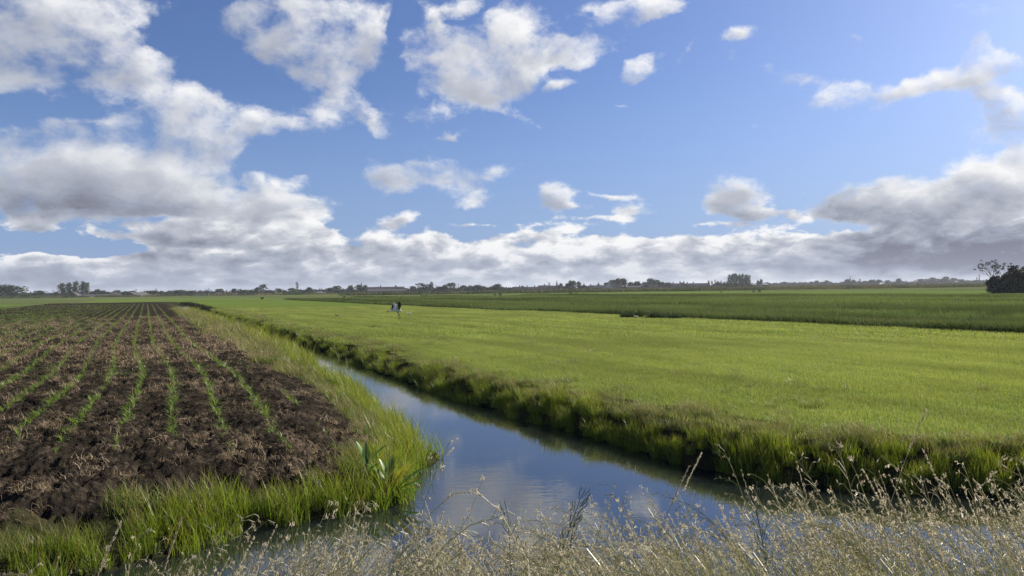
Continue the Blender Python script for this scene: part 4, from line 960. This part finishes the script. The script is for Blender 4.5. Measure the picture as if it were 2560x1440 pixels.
# ---------------------------------------------------------------- houses and sheds
def build_houses():
    W = {'dark': plain_mat('dark_brick', (0.06, 0.045, 0.04), (0.09, 0.065, 0.055), 3), 'white': plain_mat('white_wall', (0.50, 0.50, 0.49), (0.42, 0.42, 0.41), 1.5), 'wood': plain_mat('dark_boarding', (0.035, 0.035, 0.04), (0.06, 0.055, 0.055), 2), 'brick': plain_mat('brown_brick', (0.16, 0.085, 0.06), (0.2, 0.11, 0.08), 3)}
    T = {'dark': plain_mat('dark_tiles', (0.026, 0.024, 0.028), (0.045, 0.041, 0.045), 3, 0.95, 0.05), 'grey': plain_mat('grey_sheet_roof', (0.060, 0.056, 0.055), (0.085, 0.080, 0.078), 0.8, 0.9, 0.08), 'red': plain_mat('red_tiles', (0.075, 0.036, 0.028), (0.105, 0.050, 0.038), 3, 0.95, 0.05), 'pale': plain_mat('pale_sheet_roof', (0.14, 0.142, 0.15), (0.18, 0.182, 0.19), 0.6, 0.8, 0.1)}
    gl = plain_mat('window_glass', (0.03, 0.035, 0.045), None, 1, 0.1, 0.6); fr = plain_mat('white_paint', (0.75, 0.75, 0.73), None); brk = plain_mat('chimney_brick', (0.12, 0.06, 0.045), (0.17, 0.09, 0.07), 4); dr = plain_mat('door_paint', (0.05, 0.07, 0.06), None)
    def house(name, label, x0, x1, top, eave, D, kind, wall, roof, chim=(), win=2, dep=9.0, cat='house', door=True, base=None):
        ax, _, zt = at((x0 + x1) / 2, top, D); ze = at((x0 + x1) / 2, eave, D)[2]; w = (x1 - x0) / F * D; hw = w / 2
        e = empty(name, (ax, D, 0)); mb = MB(); ov = 0.35
        mb.box(-hw, hw, 0, dep, -0.1, ze, 0)
        rf = MB()
        if kind == 'side':                              # ridge across the view
            for s in (0, 1): mb.add([(hw * (1 if s else -1), 0, ze), (hw * (1 if s else -1), dep, ze), (hw * (1 if s else -1), dep / 2, zt - .12)], [(0, 1, 2)] if s else [(2, 1, 0)], 0)
            th = .14; prof = [(-ov, ze - .15), (dep / 2, zt), (dep + ov, ze - .15), (dep + ov, ze - .15 - th), (dep / 2, zt - th - .02), (-ov, ze - .15 - th)]
            L = hw + .25; vs = [(-L, a, b) for a, b in prof] + [(L, a, b) for a, b in prof]
        else:                                           # gable towards the viewer
            for yy in (0, dep): mb.add([(-hw, yy, ze), (hw, yy, ze), (0, yy, zt - .12)], [(0, 1, 2)] if yy == 0 else [(2, 1, 0)], 0)
            th = .14; prof = [(-hw - ov, ze - .2), (0, zt), (hw + ov, ze - .2), (hw + ov, ze - .2 - th), (0, zt - th - .02), (-hw - ov, ze - .2 - th)]
            vs = [(a, -.3, b) for a, b in prof] + [(a, dep + .3, b) for a, b in prof]
        n = 6; rf.add(vs, [tuple(range(n)), tuple(range(2 * n - 1, n - 1, -1))] + [(i, n + i, n + (i + 1) % n, (i + 1) % n) for i in range(n)], 0)
        mb.build('wall', W[wall], e); rfo = rf.build('roof', T[roof], e)
        for cx in chim:
            c = MB(); yy = dep / 2; c.box(cx * hw - .4, cx * hw + .4, yy - .35, yy + .35, zt - 1.0, zt + 1.1); c.box(cx * hw - .5, cx * hw + .5, yy - .45, yy + .45, zt + 1.1, zt + 1.25); c.build('chimney', brk, rfo)
        for k in range(win):
            cx = -hw + w * (k + 0.5 + (0.12 if door else 0)) / (win + (0.6 if door else 0)); b = min(1.0, w / win * .3); zz0, zz1 = ze * .36, ze * .80
            f = MB(); f.box(cx - b - .1, cx + b + .1, -.06, -.003, zz0 - .1, zz1 + .1); fo = f.build('window', fr, e)
            g = MB(); g.box(cx - b, cx + b, -.075, -.061, zz0, zz1); g.build('pane', gl, fo)
        if door:
            d = MB(); cx = hw - .9; d.box(cx - .5, cx + .5, -.05, -.003, 0, min(2.1, ze * .85)); d.build('door', dr, e)
        tag(e, label, cat, 'buildings along the horizon')
    H = house
    H('farm_shed', 'small gabled shed with pale roof left of the long low shed', 168, 196, 730, 740, 535, 'gable', 'dark', 'grey', win=1, cat='shed', door=False, dep=14)
    H('farm_shed', 'long low shed with brown-grey roof in front of the tall grove', 197, 270, 735, 742.3, 530, 'side', 'wood', 'grey', win=5, cat='shed', dep=11)
    H('gabled_house', 'small pale gabled house at the right end of the long shed', 270, 288, 731, 737, 540, 'gable', 'white', 'dark', (0.0,), 2)
    H('barn', 'large dark barn with wide sloping grey roof and white end wall', 298, 350, 730, 742, 535, 'gable', 'wood', 'grey', win=2, cat='barn', dep=22)
    H('farm_shed', 'low white lean-to at the right end of the large barn', 341, 360, 739.6, 740.8, 528, 'side', 'white', 'grey', win=1, cat='shed', door=False, dep=6)
    H('field_shelter', 'tiny white field shelter right of the large barn', 406, 411, 739.5, 740.4, 545, 'side', 'white', 'pale', win=1, cat='shelter', door=False, dep=2)
    H('dark_house', 'dark roofed house right of the group of trees past the barn', 487, 516, 729, 735, 565, 'side', 'dark', 'dark', (.6,), 3)
    H('small_house', 'small house with pale gable beside the dark roofed house', 534, 546, 730, 735, 560, 'gable', 'white', 'dark', (), 2)
    H('small_house', 'small pale house behind the round tree past the barn', 556, 566, 729, 734, 560, 'gable', 'white', 'red', (0.0,), 1)
    H('small_house', 'small dark house with light wall far right of the barn', 570, 586, 731, 735, 562, 'side', 'white', 'dark', (), 2)
    H('dark_house', 'dark house with chimney between round tree and long farm building', 782, 800, 725, 730, 590, 'side', 'wood', 'dark', (.5,), 2)
    H('small_house', 'low pale roofed outbuilding in front of the dark chimneyed house', 790, 812, 729, 732, 582, 'side', 'dark', 'pale', (), 2)
    H('farm_building', 'very long dark farm building with pale lower roof left of centre', 915, 1006, 716.5, 723, 612, 'side', 'wood', 'dark', (-.3, .55), 8, 16, cat='farm')
    H('farm_shed', 'pale roofed long shed in front of the very long farm building', 918, 1016, 722.5, 726.5, 598, 'side', 'wood', 'grey', (), 7, 9, cat='shed')
    v = [(1281, 1307, 716.5, 721, 'side', 'dark', 'dark', (.4,), 'dark low house at the left end of the village'), (1300, 1312, 713, 718, 'gable', 'brick', 'red', (), 'small gable standing above the left end of the village'), (1311, 1346, 716.5, 721, 'side', 'brick', 'dark', (-.6, .5), 'long low dark roofed house near the left end of the village'),
         (1346, 1372, 713, 719, 'side', 'dark', 'dark', (.2,), 'higher dark house left of the column-shaped village tree'), (1376, 1407, 713.5, 718.6, 'side', 'white', 'dark', (.7,), 'white walled low house by the pointed village tree'), (1450, 1472, 711.5, 717, 'gable', 'dark', 'dark', (0,), 'dark gabled house right of the big round village tree'),
         (1473, 1495, 713, 718, 'side', 'brick', 'dark', (-.5,), 'dark roofed house between the gabled one and the chimneyed one'), (1489, 1506, 710, 716, 'gable', 'white', 'dark', (0,), 'pale gabled house left of the tall white gable'), (1508, 1537, 707.5, 717, 'gable', 'white', 'dark', (.0,), 'tall white gabled house in the middle of the village'),
         (1530, 1556, 708.5, 716.5, 'side', 'white', 'dark', (.6,), 'white house with big dark roof beside the tall white gable'), (1566, 1602, 714, 717.5, 'side', 'dark', 'grey', (), 'low wide grey roofed house in the village middle'), (1602, 1626, 711, 717, 'gable', 'dark', 'dark', (), 'dark gable right of the low wide grey roof'), (1624, 1646, 708.8, 716, 'side', 'brick', 'dark', (.7,), 'dark roofed house below the tall round village tree'),
         (1645, 1662, 709.5, 716, 'gable', 'brick', 'dark', (), 'left one of the twin dark gables'), (1660, 1679, 709.5, 716, 'gable', 'brick', 'dark', (), 'right one of the twin dark gables'), (1677, 1706, 708, 715, 'side', 'dark', 'dark', (-.4,), 'dark house between twin gables and chimneyed gable'), (1701, 1715, 706, 714, 'gable', 'brick', 'dark', (-.7, .7), 'narrow gable with two chimneys left of the long dark house'),
         (1715, 1776, 707.5, 714.5, 'side', 'brick', 'dark', (-.8, -.3, .95), 'long dark terrace house at the right end of the village'), (1784, 1812, 705.5, 713, 'gable', 'brick', 'red', (.0,), 'last village house, reddish, left of the poplar block')]
    for i, (x0, x1, tp, ev, k, w, rf, ch, lb) in enumerate(v): H('village_house', lb, x0, x1, tp, ev, 618 + (i % 3) * 9, k, w, rf, ch, 3 if k == 'side' else 2)
    H('farm_shed', 'low pale roofed shed just right of the poplar block', 1880, 1922, 708, 711, 800, 'side', 'wood', 'pale', (), 4, 12, cat='shed')
    # poles, chimneys
    wd = plain_mat('weathered_wood', (0.06, 0.05, 0.045), (0.1, 0.09, 0.08), 5)
    for px, top, D, lb in ((133, 724, 530, 'thin pole left of the tall grove'), (340, 722, 530, 'thin pole rising above the large barn'), (522, 720, 555, 'thin pole beside the dark roofed house'), (690, 719, 580, 'thin pole left of the slender poplar'), (1090, 712, 600, 'thin pole right of the long farm building'), (1146, 709, 600, 'thin pole between light trees and the village')):
        x, y, z = at(px, top, D); e = empty('utility_pole', (x, D, 0)); m = MB(); m.tube([(0, 0, -.2), (0, 0, z * .5), (0, 0, z)], [.22, .19, .16], 8); m.build('post', wd, e)
        m = MB(); m.box(-.9, .9, -.06, .06, z - .75, z - .58); m.build('crossarm', wd, e); tag(e, lb, 'pole', 'poles along the horizon')
    cm = plain_mat('chimney_stack', (0.16, 0.15, 0.15), (0.2, 0.19, 0.19), 2); cap = plain_mat('stack_cap', (0.08, 0.08, 0.08))
    for px, top, w, lb in ((2442, 693, 2.4, 'shorter thin factory chimney left of the half-bare tree'), (2448, 686, 2.2, 'taller thin factory chimney left of the half-bare tree')):
        x, y, z = at(px, top, 1250); e = empty('factory_chimney', (x, 1250, 0)); r_ = w / F * 1250 / 2
        m = MB(); m.tube([(0, 0, -.2), (0, 0, z * .6), (0, 0, z)], [r_ * 1.3, r_ * 1.05, r_ * .8], 12); m.build('shaft', cm, e); m = MB(); m.tube([(0, 0, z), (0, 0, z + .6)], [r_ * .95, r_ * .95], 12); m.build('rim', cap, e); tag(e, lb, 'chimney', 'chimneys on the skyline')
    for px, top, base, lb in ((1882, 723.5, 731, 'left one of two dark posts on the bright strip below the poplar block'), (1886, 724, 731, 'right one of two dark posts on the bright strip below the poplar block')):
        x, y = gp(px, base); z = at(px, top, y)[2]; m = MB(); m.tube([(0, 0, -.1), (.02, 0, z * .5), (0, 0, z - .08), (0, 0, z)], [.13, .12, .12, .07], 8); o = m.build('field_post', wd, None, True, (x, y, 0)); tag(o, lb, 'post', 'posts out in the fields')
# ---------------------------------------------------------------- birds
def build_stork():
    Z = 46.0; k = 0.00194
    ox, oy, oz = at(900 + 1160 / 12.8, 720 + 700 / 12.8, Z)
    wh = plain_mat('white_plumage', (0.66, 0.65, 0.63), (0.52, 0.51, 0.50), 12, 0.7); bl = plain_mat('black_flight_feathers', (0.012, 0.012, 0.014), (0.03, 0.03, 0.033), 12, 0.5); rd = plain_mat('red_bill_and_legs', (0.12, 0.05, 0.035), (0.18, 0.075, 0.05), 10, 0.5)
    def q(cx, cy, d=0.0): return ((cx - 1160) * k, d, (700 - cy) * k)
    mb = MB()
    mb.tube([q(905, 722), q(930, 722), q(965, 724), q(1010, 722), q(1060, 710), q(1120, 698), q(1180, 700), q(1240, 705), q(1290, 716), q(1345, 722)],
            [.026, .048, .042, .044, .068, .115, .125, .095, .055, (.065, .014)], 12, 0)
    mb.tube([q(815, 768), q(870, 742), q(912, 724)], [.010, .020, .026], 7, 2)
    for dy, pts in ((-.04, [(1185, 735), (1228, 815), (1248, 955)]), (.04, [(1195, 735), (1245, 812), (1275, 930)])):
        mb.tube([q(*p, dy) for p in pts], [.036, .020, .017], 6, 2)
        fx, fy = pts[-1]
        for t in ((14, 46), (-6, 40), (26, 38)): mb.tube([q(fx, fy, dy), q(fx + t[0], fy + t[1], dy * 1.3)], [.010, .005], 5, 1)
    def wing(lead, trail, depth, split, fingers):
        n = len(lead); rows = 5; g = []
        for i in range(n):
            row = []
            for j in range(rows):
                t = j / (rows - 1); a, b = lead[i], trail[i]; cx, cy = a[0] + (b[0] - a[0]) * t, a[1] + (b[1] - a[1]) * t
                row.append(q(cx, cy, depth[i] + 0.05 * math.sin(math.pi * t)))
            g.append(row)
        for s in (0, 1):
            vs = [tuple(Vector(p) + Vector((0, 0.016 * (s * 2 - 1), 0))) for row in g for p in row]
            fw, fb = [], []
            for i in range(n - 1):
                for j in range(rows - 1):
                    f = (i * rows + j, i * rows + j + 1, (i + 1) * rows + j + 1, (i + 1) * rows + j); f = f if s else f[::-1]
                    (fw if (j + .5) / (rows - 1) < split[i] else fb).append(f)
            mb.add(vs, fw, 0); mb.add(vs, fb, 1)
        for (a, b, d0, d1, w) in fingers:
            A, B = Vector(q(*a, d0)), Vector(q(*b, d1)); mb.tube([A, A.lerp(B, .5), B], [(w, .008), (w, .008), (w * .4, .004)], 6, 1)
    # far wing, raised, its white arm catching the sun, dark fingers hanging
    wing([(1110, 670), (1140, 600), (1132, 545), (1075, 500), (1010, 462)], [(1010, 718), (1010, 690), (1000, 640), (985, 600), (985, 540)], [.05, .16, .30, .42, .52], [.8, .7, .62, .55],
         [((1000, 560), (925, 690), .45, .40, .030), ((1010, 590), (950, 700), .42, .36, .030), ((1020, 620), (975, 705), .36, .30, .028), ((1035, 640), (1000, 706), .30, .24, .026)])
    mb.tube([q(1112, 660, .06), q(1138, 560, .30), q(1075, 500, .42), q(1005, 460, .53)], [.035, .032, .022, .010], 7, 0)
    # near wing, raised, mostly black from this side
    wing([(1130, 665), (1160, 600), (1190, 540), (1225, 480), (1275, 430)], [(1285, 690), (1290, 660), (1310, 610), (1350, 570), (1335, 450)], [-.06, -.16, -.28, -.40, -.50], [.62, .45, .30, .12],
         [((1290, 600), (1368, 590), -.34, -.38, .018), ((1300, 540), (1362, 545), -.42, -.46, .018), ((1290, 480), (1345, 480), -.46, -.5, .018), ((1270, 445), (1325, 436), -.5, -.54, .018)])
    o = mb.build('stork', [wh, bl, rd], None, True, (ox, oy, oz)); tag(o, 'white stork with black wing feathers flying low over the meadow, legs hanging', 'stork')
def build_small_birds():
    br = plain_mat('brown_plumage', (0.12, 0.09, 0.06), (0.2, 0.16, 0.11), 30, 0.8); wt = plain_mat('pale_plumage', (0.62, 0.60, 0.55), (0.5, 0.48, 0.44), 30, 0.8); dk = plain_mat('dark_bill', (0.06, 0.045, 0.03)); gy = plain_mat('grey_plumage', (0.20, 0.21, 0.23), (0.28, 0.29, 0.31), 30, 0.8)
    def bird(name, label, px, base, L, face, m1, m2, up=0.4):
        x, y = gp(px, base); z = float(hgt(x, y)[0]); mb = MB(); s = L / 0.34
        P = lambda a, b, c: (face * a * s, b * s, c * s)
        mb.tube([P(-.20, 0, .150), P(-.12, 0, .155), P(-.05, 0, .150), P(.02, 0, .150), P(.08, 0, .165), P(.115, 0, .20), P(.125, 0, .235), P(.145, 0, .250), P(.165, 0, .245)],
                [(.012, .004), .030, .055, .060, .046, .026, .024, .028, .012], 10, 0)
        mb.tube([P(-.06, 0, .125), P(.0, 0, .115), P(.06, 0, .13)], [.02, .042, .02], 8, 1)
        mb.tube([P(.16, 0, .243), P(.20, 0, .238), P(.235, 0, .232)], [.009, .006, .002], 5, 2)
        for b in (-.022, .022): mb.tube([P(.0, b, .11), P(-.01, b, .06), P(.0, b, 0), P(.03, b, 0)], [.009, .006, .005, .003], 5, 2)
        for b in (-1, 1): mb.tube([P(.06, b * .05, .165), P(-.05, b * .058, .165), P(-.19, b * .02, .160)], [(.010, .02), (.012, .035), (.004, .01)], 7, 1 if m2 is wt and m1 is wt else 0)
        o = mb.build(name, [m1, m2, dk], None, True, (x, y, z + 0.02)); tag(o, label, 'bird', 'small birds on the meadow')
    bird('wader_bird', 'small brown and white bird standing right behind the flying stork', 1022, 789.5, 0.42, -1, wt, br)
    bird('wader_bird', 'small brown bird standing on the meadow left of the stork', 843, 794, 0.34, -1, br, wt)
    bird('wader_bird', 'small pale bird on the meadow in front of the weed clumps', 1590, 798, 0.33, -1, wt, br)
    bird('wader_bird', 'small grey bird near the right end of the crop edge', 2135, 809, 0.30, -1, gy, wt)

# ---------------------------------------------------------------- plants one can tell apart near the viewer
def leaf_strip(L, W, rise, droop, az, n=9, wave=0.08, seed=0):
    r = random.Random(seed); V, T, Rn = [], [], []; p = Vector((0, 0, 0)); a = rise
    for i in range(n + 1):
        t = i / n; w = W * math.sin(math.pi * min(1, t * .92 + .04)) ** .7 * (1 + r.uniform(-wave, wave)); d = Vector((math.sin(a) * math.cos(az), math.sin(a) * math.sin(az), math.cos(a))); s = Vector((-math.sin(az), math.cos(az), 0))
        up = s.cross(d)
        V += [p - s * w - up * w * .35, p, p + s * w - up * w * .35]; T += [t] * 3
        p = p + d * (L / n); a += droop / n
    Fq = [f for i in range(n) for f in ((3 * i, 3 * i + 1, 3 * i + 4, 3 * i + 3), (3 * i + 1, 3 * i + 2, 3 * i + 5, 3 * i + 4))]
    return np.array([tuple(v) for v in V]), np.array(Fq), np.array(T)
def build_dock():
    gn = leaf_mat('dock_leaf_green', (0.055, 0.130, 0.014), (0.095, 0.190, 0.020), None, 0.45, 0.35, 0.5); ye = leaf_mat('dock_leaf_yellow', (0.30, 0.33, 0.03), (0.40, 0.35, 0.04), (0.26, 0.34, 0.04), 0.45, 0.4, 0.4); st = leaf_mat('dock_stem', (0.10, 0.07, 0.03), (0.13, 0.10, 0.04), None, .1)
    def dock(px, py, zb, label, leaves, stems):
        x, y = gp(px, py, zb); e = empty('dock_plant', (x, y, zb - .03))
        for i, (L, W, rise, droop, az, m, c, zo) in enumerate(leaves):
            V, Q, T = leaf_strip(L * 1.05, W * 1.05, rise, droop, az, seed=i); me = mesh_np('leaf', V, Q, [m], {'tip': T, 'rnd': np.full(len(T), c)}, smooth=True)
            o = link('leaf', me, e, (0, 0, zo))
            if m is ye: o['label'] = 'yellowing leaf'
        for (h, dx) in stems:
            mb = MB(); mb.tube([(dx, 0, 0), (dx * 1.3, 0.01, h * .5), (dx * 1.2, 0, h)], [.009, .007, .004], 6); mb.build('stem', st, e, True)
        tag(e, label, 'plant')
    dock(976, 1234, -.50, 'dock plant with broad green and yellow leaves at the corner of the ditch', [
        (.62, .075, .75, .5, .15, gn, .9, 0), (.60, .070, .50, .45, .25, ye, .2, 0), (.50, .060, 1.05, .3, -.1, gn, .7, .02), (.42, .05, 1.2, .4, .0, gn, .9, 0), (.52, .065, .38, .5, .5, ye, .7, 0), (.50, .055, .15, .5, 2.6, gn, .3, 0), (.45, .055, .6, .5, 2.9, gn, .5, 0.1), (.40, .05, .4, .8, 1.6, gn, .4, .2)], [(.80, 0), (.65, -.05)])
    dock(918, 1190, -.30, 'smaller upright dock plant on the bank behind the yellow-leaved one', [
        (.42, .055, .25, .3, 2.9, gn, .8, .1), (.40, .05, .5, .6, .2, gn, .5, .15), (.32, .045, .7, .5, -.6, gn, .7, .05), (.30, .04, .35, .4, 1.9, gn, .3, .2)], [(.62, 0)])
def build_stalks():
    """single stalks that stand clear of the mass"""
    L = [(1146, 1078, 3.4, 'oat', 1, 'tall lone grass stalk with white spikelets over the open water'), (1207, 1172, 3.2, 'cocks', 1, 'upright stalk with tufted white head over the ditch water'), (1132, 1204, 2.9, 'arch', 1, 'arching stalk with drooping tip low over the water'),
         (898, 1236, 3.0, 'brome', 1, 'nodding brome stalk below the dock plant'), (928, 1238, 2.9, 'brome', 1, 'nodding brome stalk just right of the one below the dock plant'), (2318, 1008, 3.2, 'spike', 1, 'tallest bright white stalk standing against the meadow on the right'), (1790, 1100, 2.9, 'oat', -1, 'long stalk leaning left across the far bank, right of the water'),
         (1755, 1118, 3.0, 'spike', 1, 'slim dark spike leaning right in front of the far bank'), (1727, 1150, 3.0, 'spike', 1, 'short pale spike left of the slim dark one'), (2100, 1090, 2.8, 'cocks', -1, 'leaning stalk with knotted heads left of the tallest white stalk'), (2206, 1124, 2.8, 'brome', -1, 'bowed stalk over the dark bank hollow on the right'), (1968, 1108, 2.9, 'oat', -1, 'loose feathery stalk before the light green sedge on the right'),
         (2054, 1046, 3.3, 'oat', -1, 'thin stalk tip against the meadow between the leaning stalks'), (2520, 1120, 2.9, 'brome', -1, 'bowed stalk near the right edge over the bank'), (455, 1275, 2.4, 'spike', 1, 'thick woolly spike leaning right in front of the sedge on the left'), (300, 1285, 2.3, 'spike', 1, 'blurred woolly spike leaning right near the lower left'), (585, 1275, 2.6, 'brome', 1, 'straw stalk bent right over the near water on the left'),
         (80, 1408, 2.4, 'arch', 1, 'low arching seed stalk in the lower left corner'), (270, 1345, 2.6, 'cocks', 1, 'short knobbed stalk before the ditch water on the left'), (1500, 1195, 3.2, 'oat', -1, 'fine stalk with hanging spikelets at mid water'), (1535, 1225, 3.1, 'spike', 1, 'small pale spike at mid water right of the fine stalk'), (1742, 1245, 3.0, 'cocks', 1, 'stout pale tufted stalk below the far bank shadow')]
    ms, sd = M_STEM, M_SEED
    for i, (px, py, Y, kind, s, lb) in enumerate(L):
        tx, ty, tz = at(px, py, Y); az = 0 if s > 0 else math.pi; h = 1.0
        mb, V, rn, tip = panicle(kind, 1300 + i, 1.0, 1.5); q = V[V[:, 2].argmax()]
        for _ in range(5):
            bx, by = tx - math.cos(az) * q[0] * min(h, 1.1), ty; bz = float(hgt(bx, by)[0]); h = max(.3, (tz - bz) / q[2])
        e = empty('grass_stalk', (bx, by, bz - .02), az); e.scale = (min(h, 1.1), min(h, 1.1), h)
        for nm, k, mt in (('stem', 0, ms), ('seed_head', 1, sd)):
            fs = [f for f, m in zip(mb.f, mb.m) if m == k]; u = sorted({j for f in fs for j in f}); ix = {j: n for n, j in enumerate(u)}
            me = bpy.data.meshes.new(nm); me.from_pydata([mb.v[j] for j in u], [], [tuple(ix[j] for j in f) for f in fs]); me.materials.append(mt)
            me.attributes.new('rnd', 'FLOAT', 'POINT').data.foreach_set('value', rn[u].astype(np.float32)); me.attributes.new('tip', 'FLOAT', 'POINT').data.foreach_set('value', tip[u].astype(np.float32))
            link(nm, me, e)
        tag(e, lb, 'grass stalk', 'single stalks standing clear of the dry grass')
    # leaning plants hung with narrow green pods
    pm = leaf_mat('pod_green', (0.080, 0.105, 0.055), (0.17, 0.19, 0.11), None, 0.35, 0.4, 0.45)
    for i, (tx_, ty_, bx_, by_, Y, n, lb) in enumerate(((1455, 1222, 1320, 1500, 2.9, 70, 'leaning plant thick with narrow green seed pods over the water'), (1440, 1265, 1385, 1500, 3.1, 34, 'thinner pod-bearing plant just right behind the thick one'), (1268, 1255, 1290, 1520, 3.0, 36, 'sparse pod-bearing plant left of the thick leaning one'), (1880, 1215, 1960, 1500, 2.8, 54, 'branching pod-bearing plant leaning left on the right side'))):
        A, B = Vector(at(bx_, by_, Y)), Vector(at(tx_, ty_, Y + .1)); bz = float(hgt(A.x, A.y)[0]); r = random.Random(70 + i)
        e = empty('pod_plant', (A.x, A.y, bz - .02)); T = B - A; T.z = B.z - bz; pts = [T * t + Vector((-T.x * .35 * math.sin(math.pi * t) * .5, 0, .12 * math.sin(math.pi * t))) for t in [j / 10 for j in range(11)]]
        mb = MB(); mb.tube(pts, [.0045 * (1 - .7 * j / 10) for j in range(11)], 6); mb.build('stem', pm, e, True)
        mp = MB()
        for j in range(n):
            t = .35 + .65 * (j / n) ** .8; f = t * 10; k = min(int(f), 9); p = pts[k].lerp(pts[k + 1], f - k); d = (pts[k + 1] - pts[k]).normalized(); a = r.uniform(0, 6.28)
            s1 = d.cross(Vector((0, 1, .2))).normalized(); o = s1 * math.cos(a) + d.cross(s1) * math.sin(a); l = r.uniform(.035, .065)
            mp.tube([p, p + (d * .5 + o).normalized() * .012, p + (d * .5 + o).normalized() * .012 + (d * .9 + o * .55).normalized() * l * .6, p + (d * .5 + o).normalized() * .012 + (d + o * .4).normalized() * l], [.0007, .0009, .0017, .0006], 4)
        o = mp.build('pods', pm, e, True); tag(e, lb, 'plant', 'pod-bearing plants in the dry grass')
def build_haze(density):
    mb = MB(); mb.box(-3300, 3300, -3300, 3300, -2.4, 22)
    m, N, t = new_mat('haze_air'); v = N.n('ShaderNodeVolumePrincipled'); v.inputs['Color'].default_value = (0.86, 0.91, 1.0, 1); v.inputs['Density'].default_value = density; v.inputs['Anisotropy'].default_value = 0.1
    o = N.n('ShaderNodeOutputMaterial'); t.links.new(v.outputs[0], o.inputs[1])
    h = mb.build('haze', m); tag(h, kind='stuff')
def build_sun():
    l = bpy.data.lights.new('sun', 'SUN'); l.energy = 5.0; l.angle = R(0.53); l.color = (1.0, 0.93, 0.82)
    o = bpy.data.objects.new('sun', l); COL.objects.link(o)
    a, e = R(SUN_AZ), R(SUN_EL)
    d = Vector((math.sin(a) * math.cos(e), math.cos(a) * math.cos(e), math.sin(e)))
    o.rotation_euler = d.to_track_quat('Z', 'Y').to_euler(); o.location = (30, 10, 40)
def settings():
    v = S.view_settings
    S.display_settings.display_device = 'sRGB'
    v.view_transform = 'Standard'; v.look = 'None'; v.exposure = 1.0; v.gamma = 1.0; v.use_curve_mapping = False
    S.render.engine = 'CYCLES'
    c = S.cycles
    c.max_bounces = 6; c.diffuse_bounces = 3; c.glossy_bounces = 3; c.transmission_bounces = 4; c.transparent_max_bounces = 6; c.volume_bounces = 0
    c.use_denoising = True; c.denoiser = 'OPENIMAGEDENOISE'; c.denoising_prefilter = 'NONE'; c.denoising_input_passes = 'RGB_ALBEDO_NORMAL'
    c.sample_clamp_indirect = 6
HAZE = 0.00013
# ---------------------------------------------------------------- build
build_camera(); build_sky(); build_sun()
make_ground_mats(); build_ground(); build_water()
build_grass(); build_maize(); build_foreground()
build_trees(); build_undergrowth(); build_near_clump(); build_field_bushes(); build_houses()
build_stork(); build_small_birds(); build_dock(); build_stalks()
build_haze(HAZE)
settings()
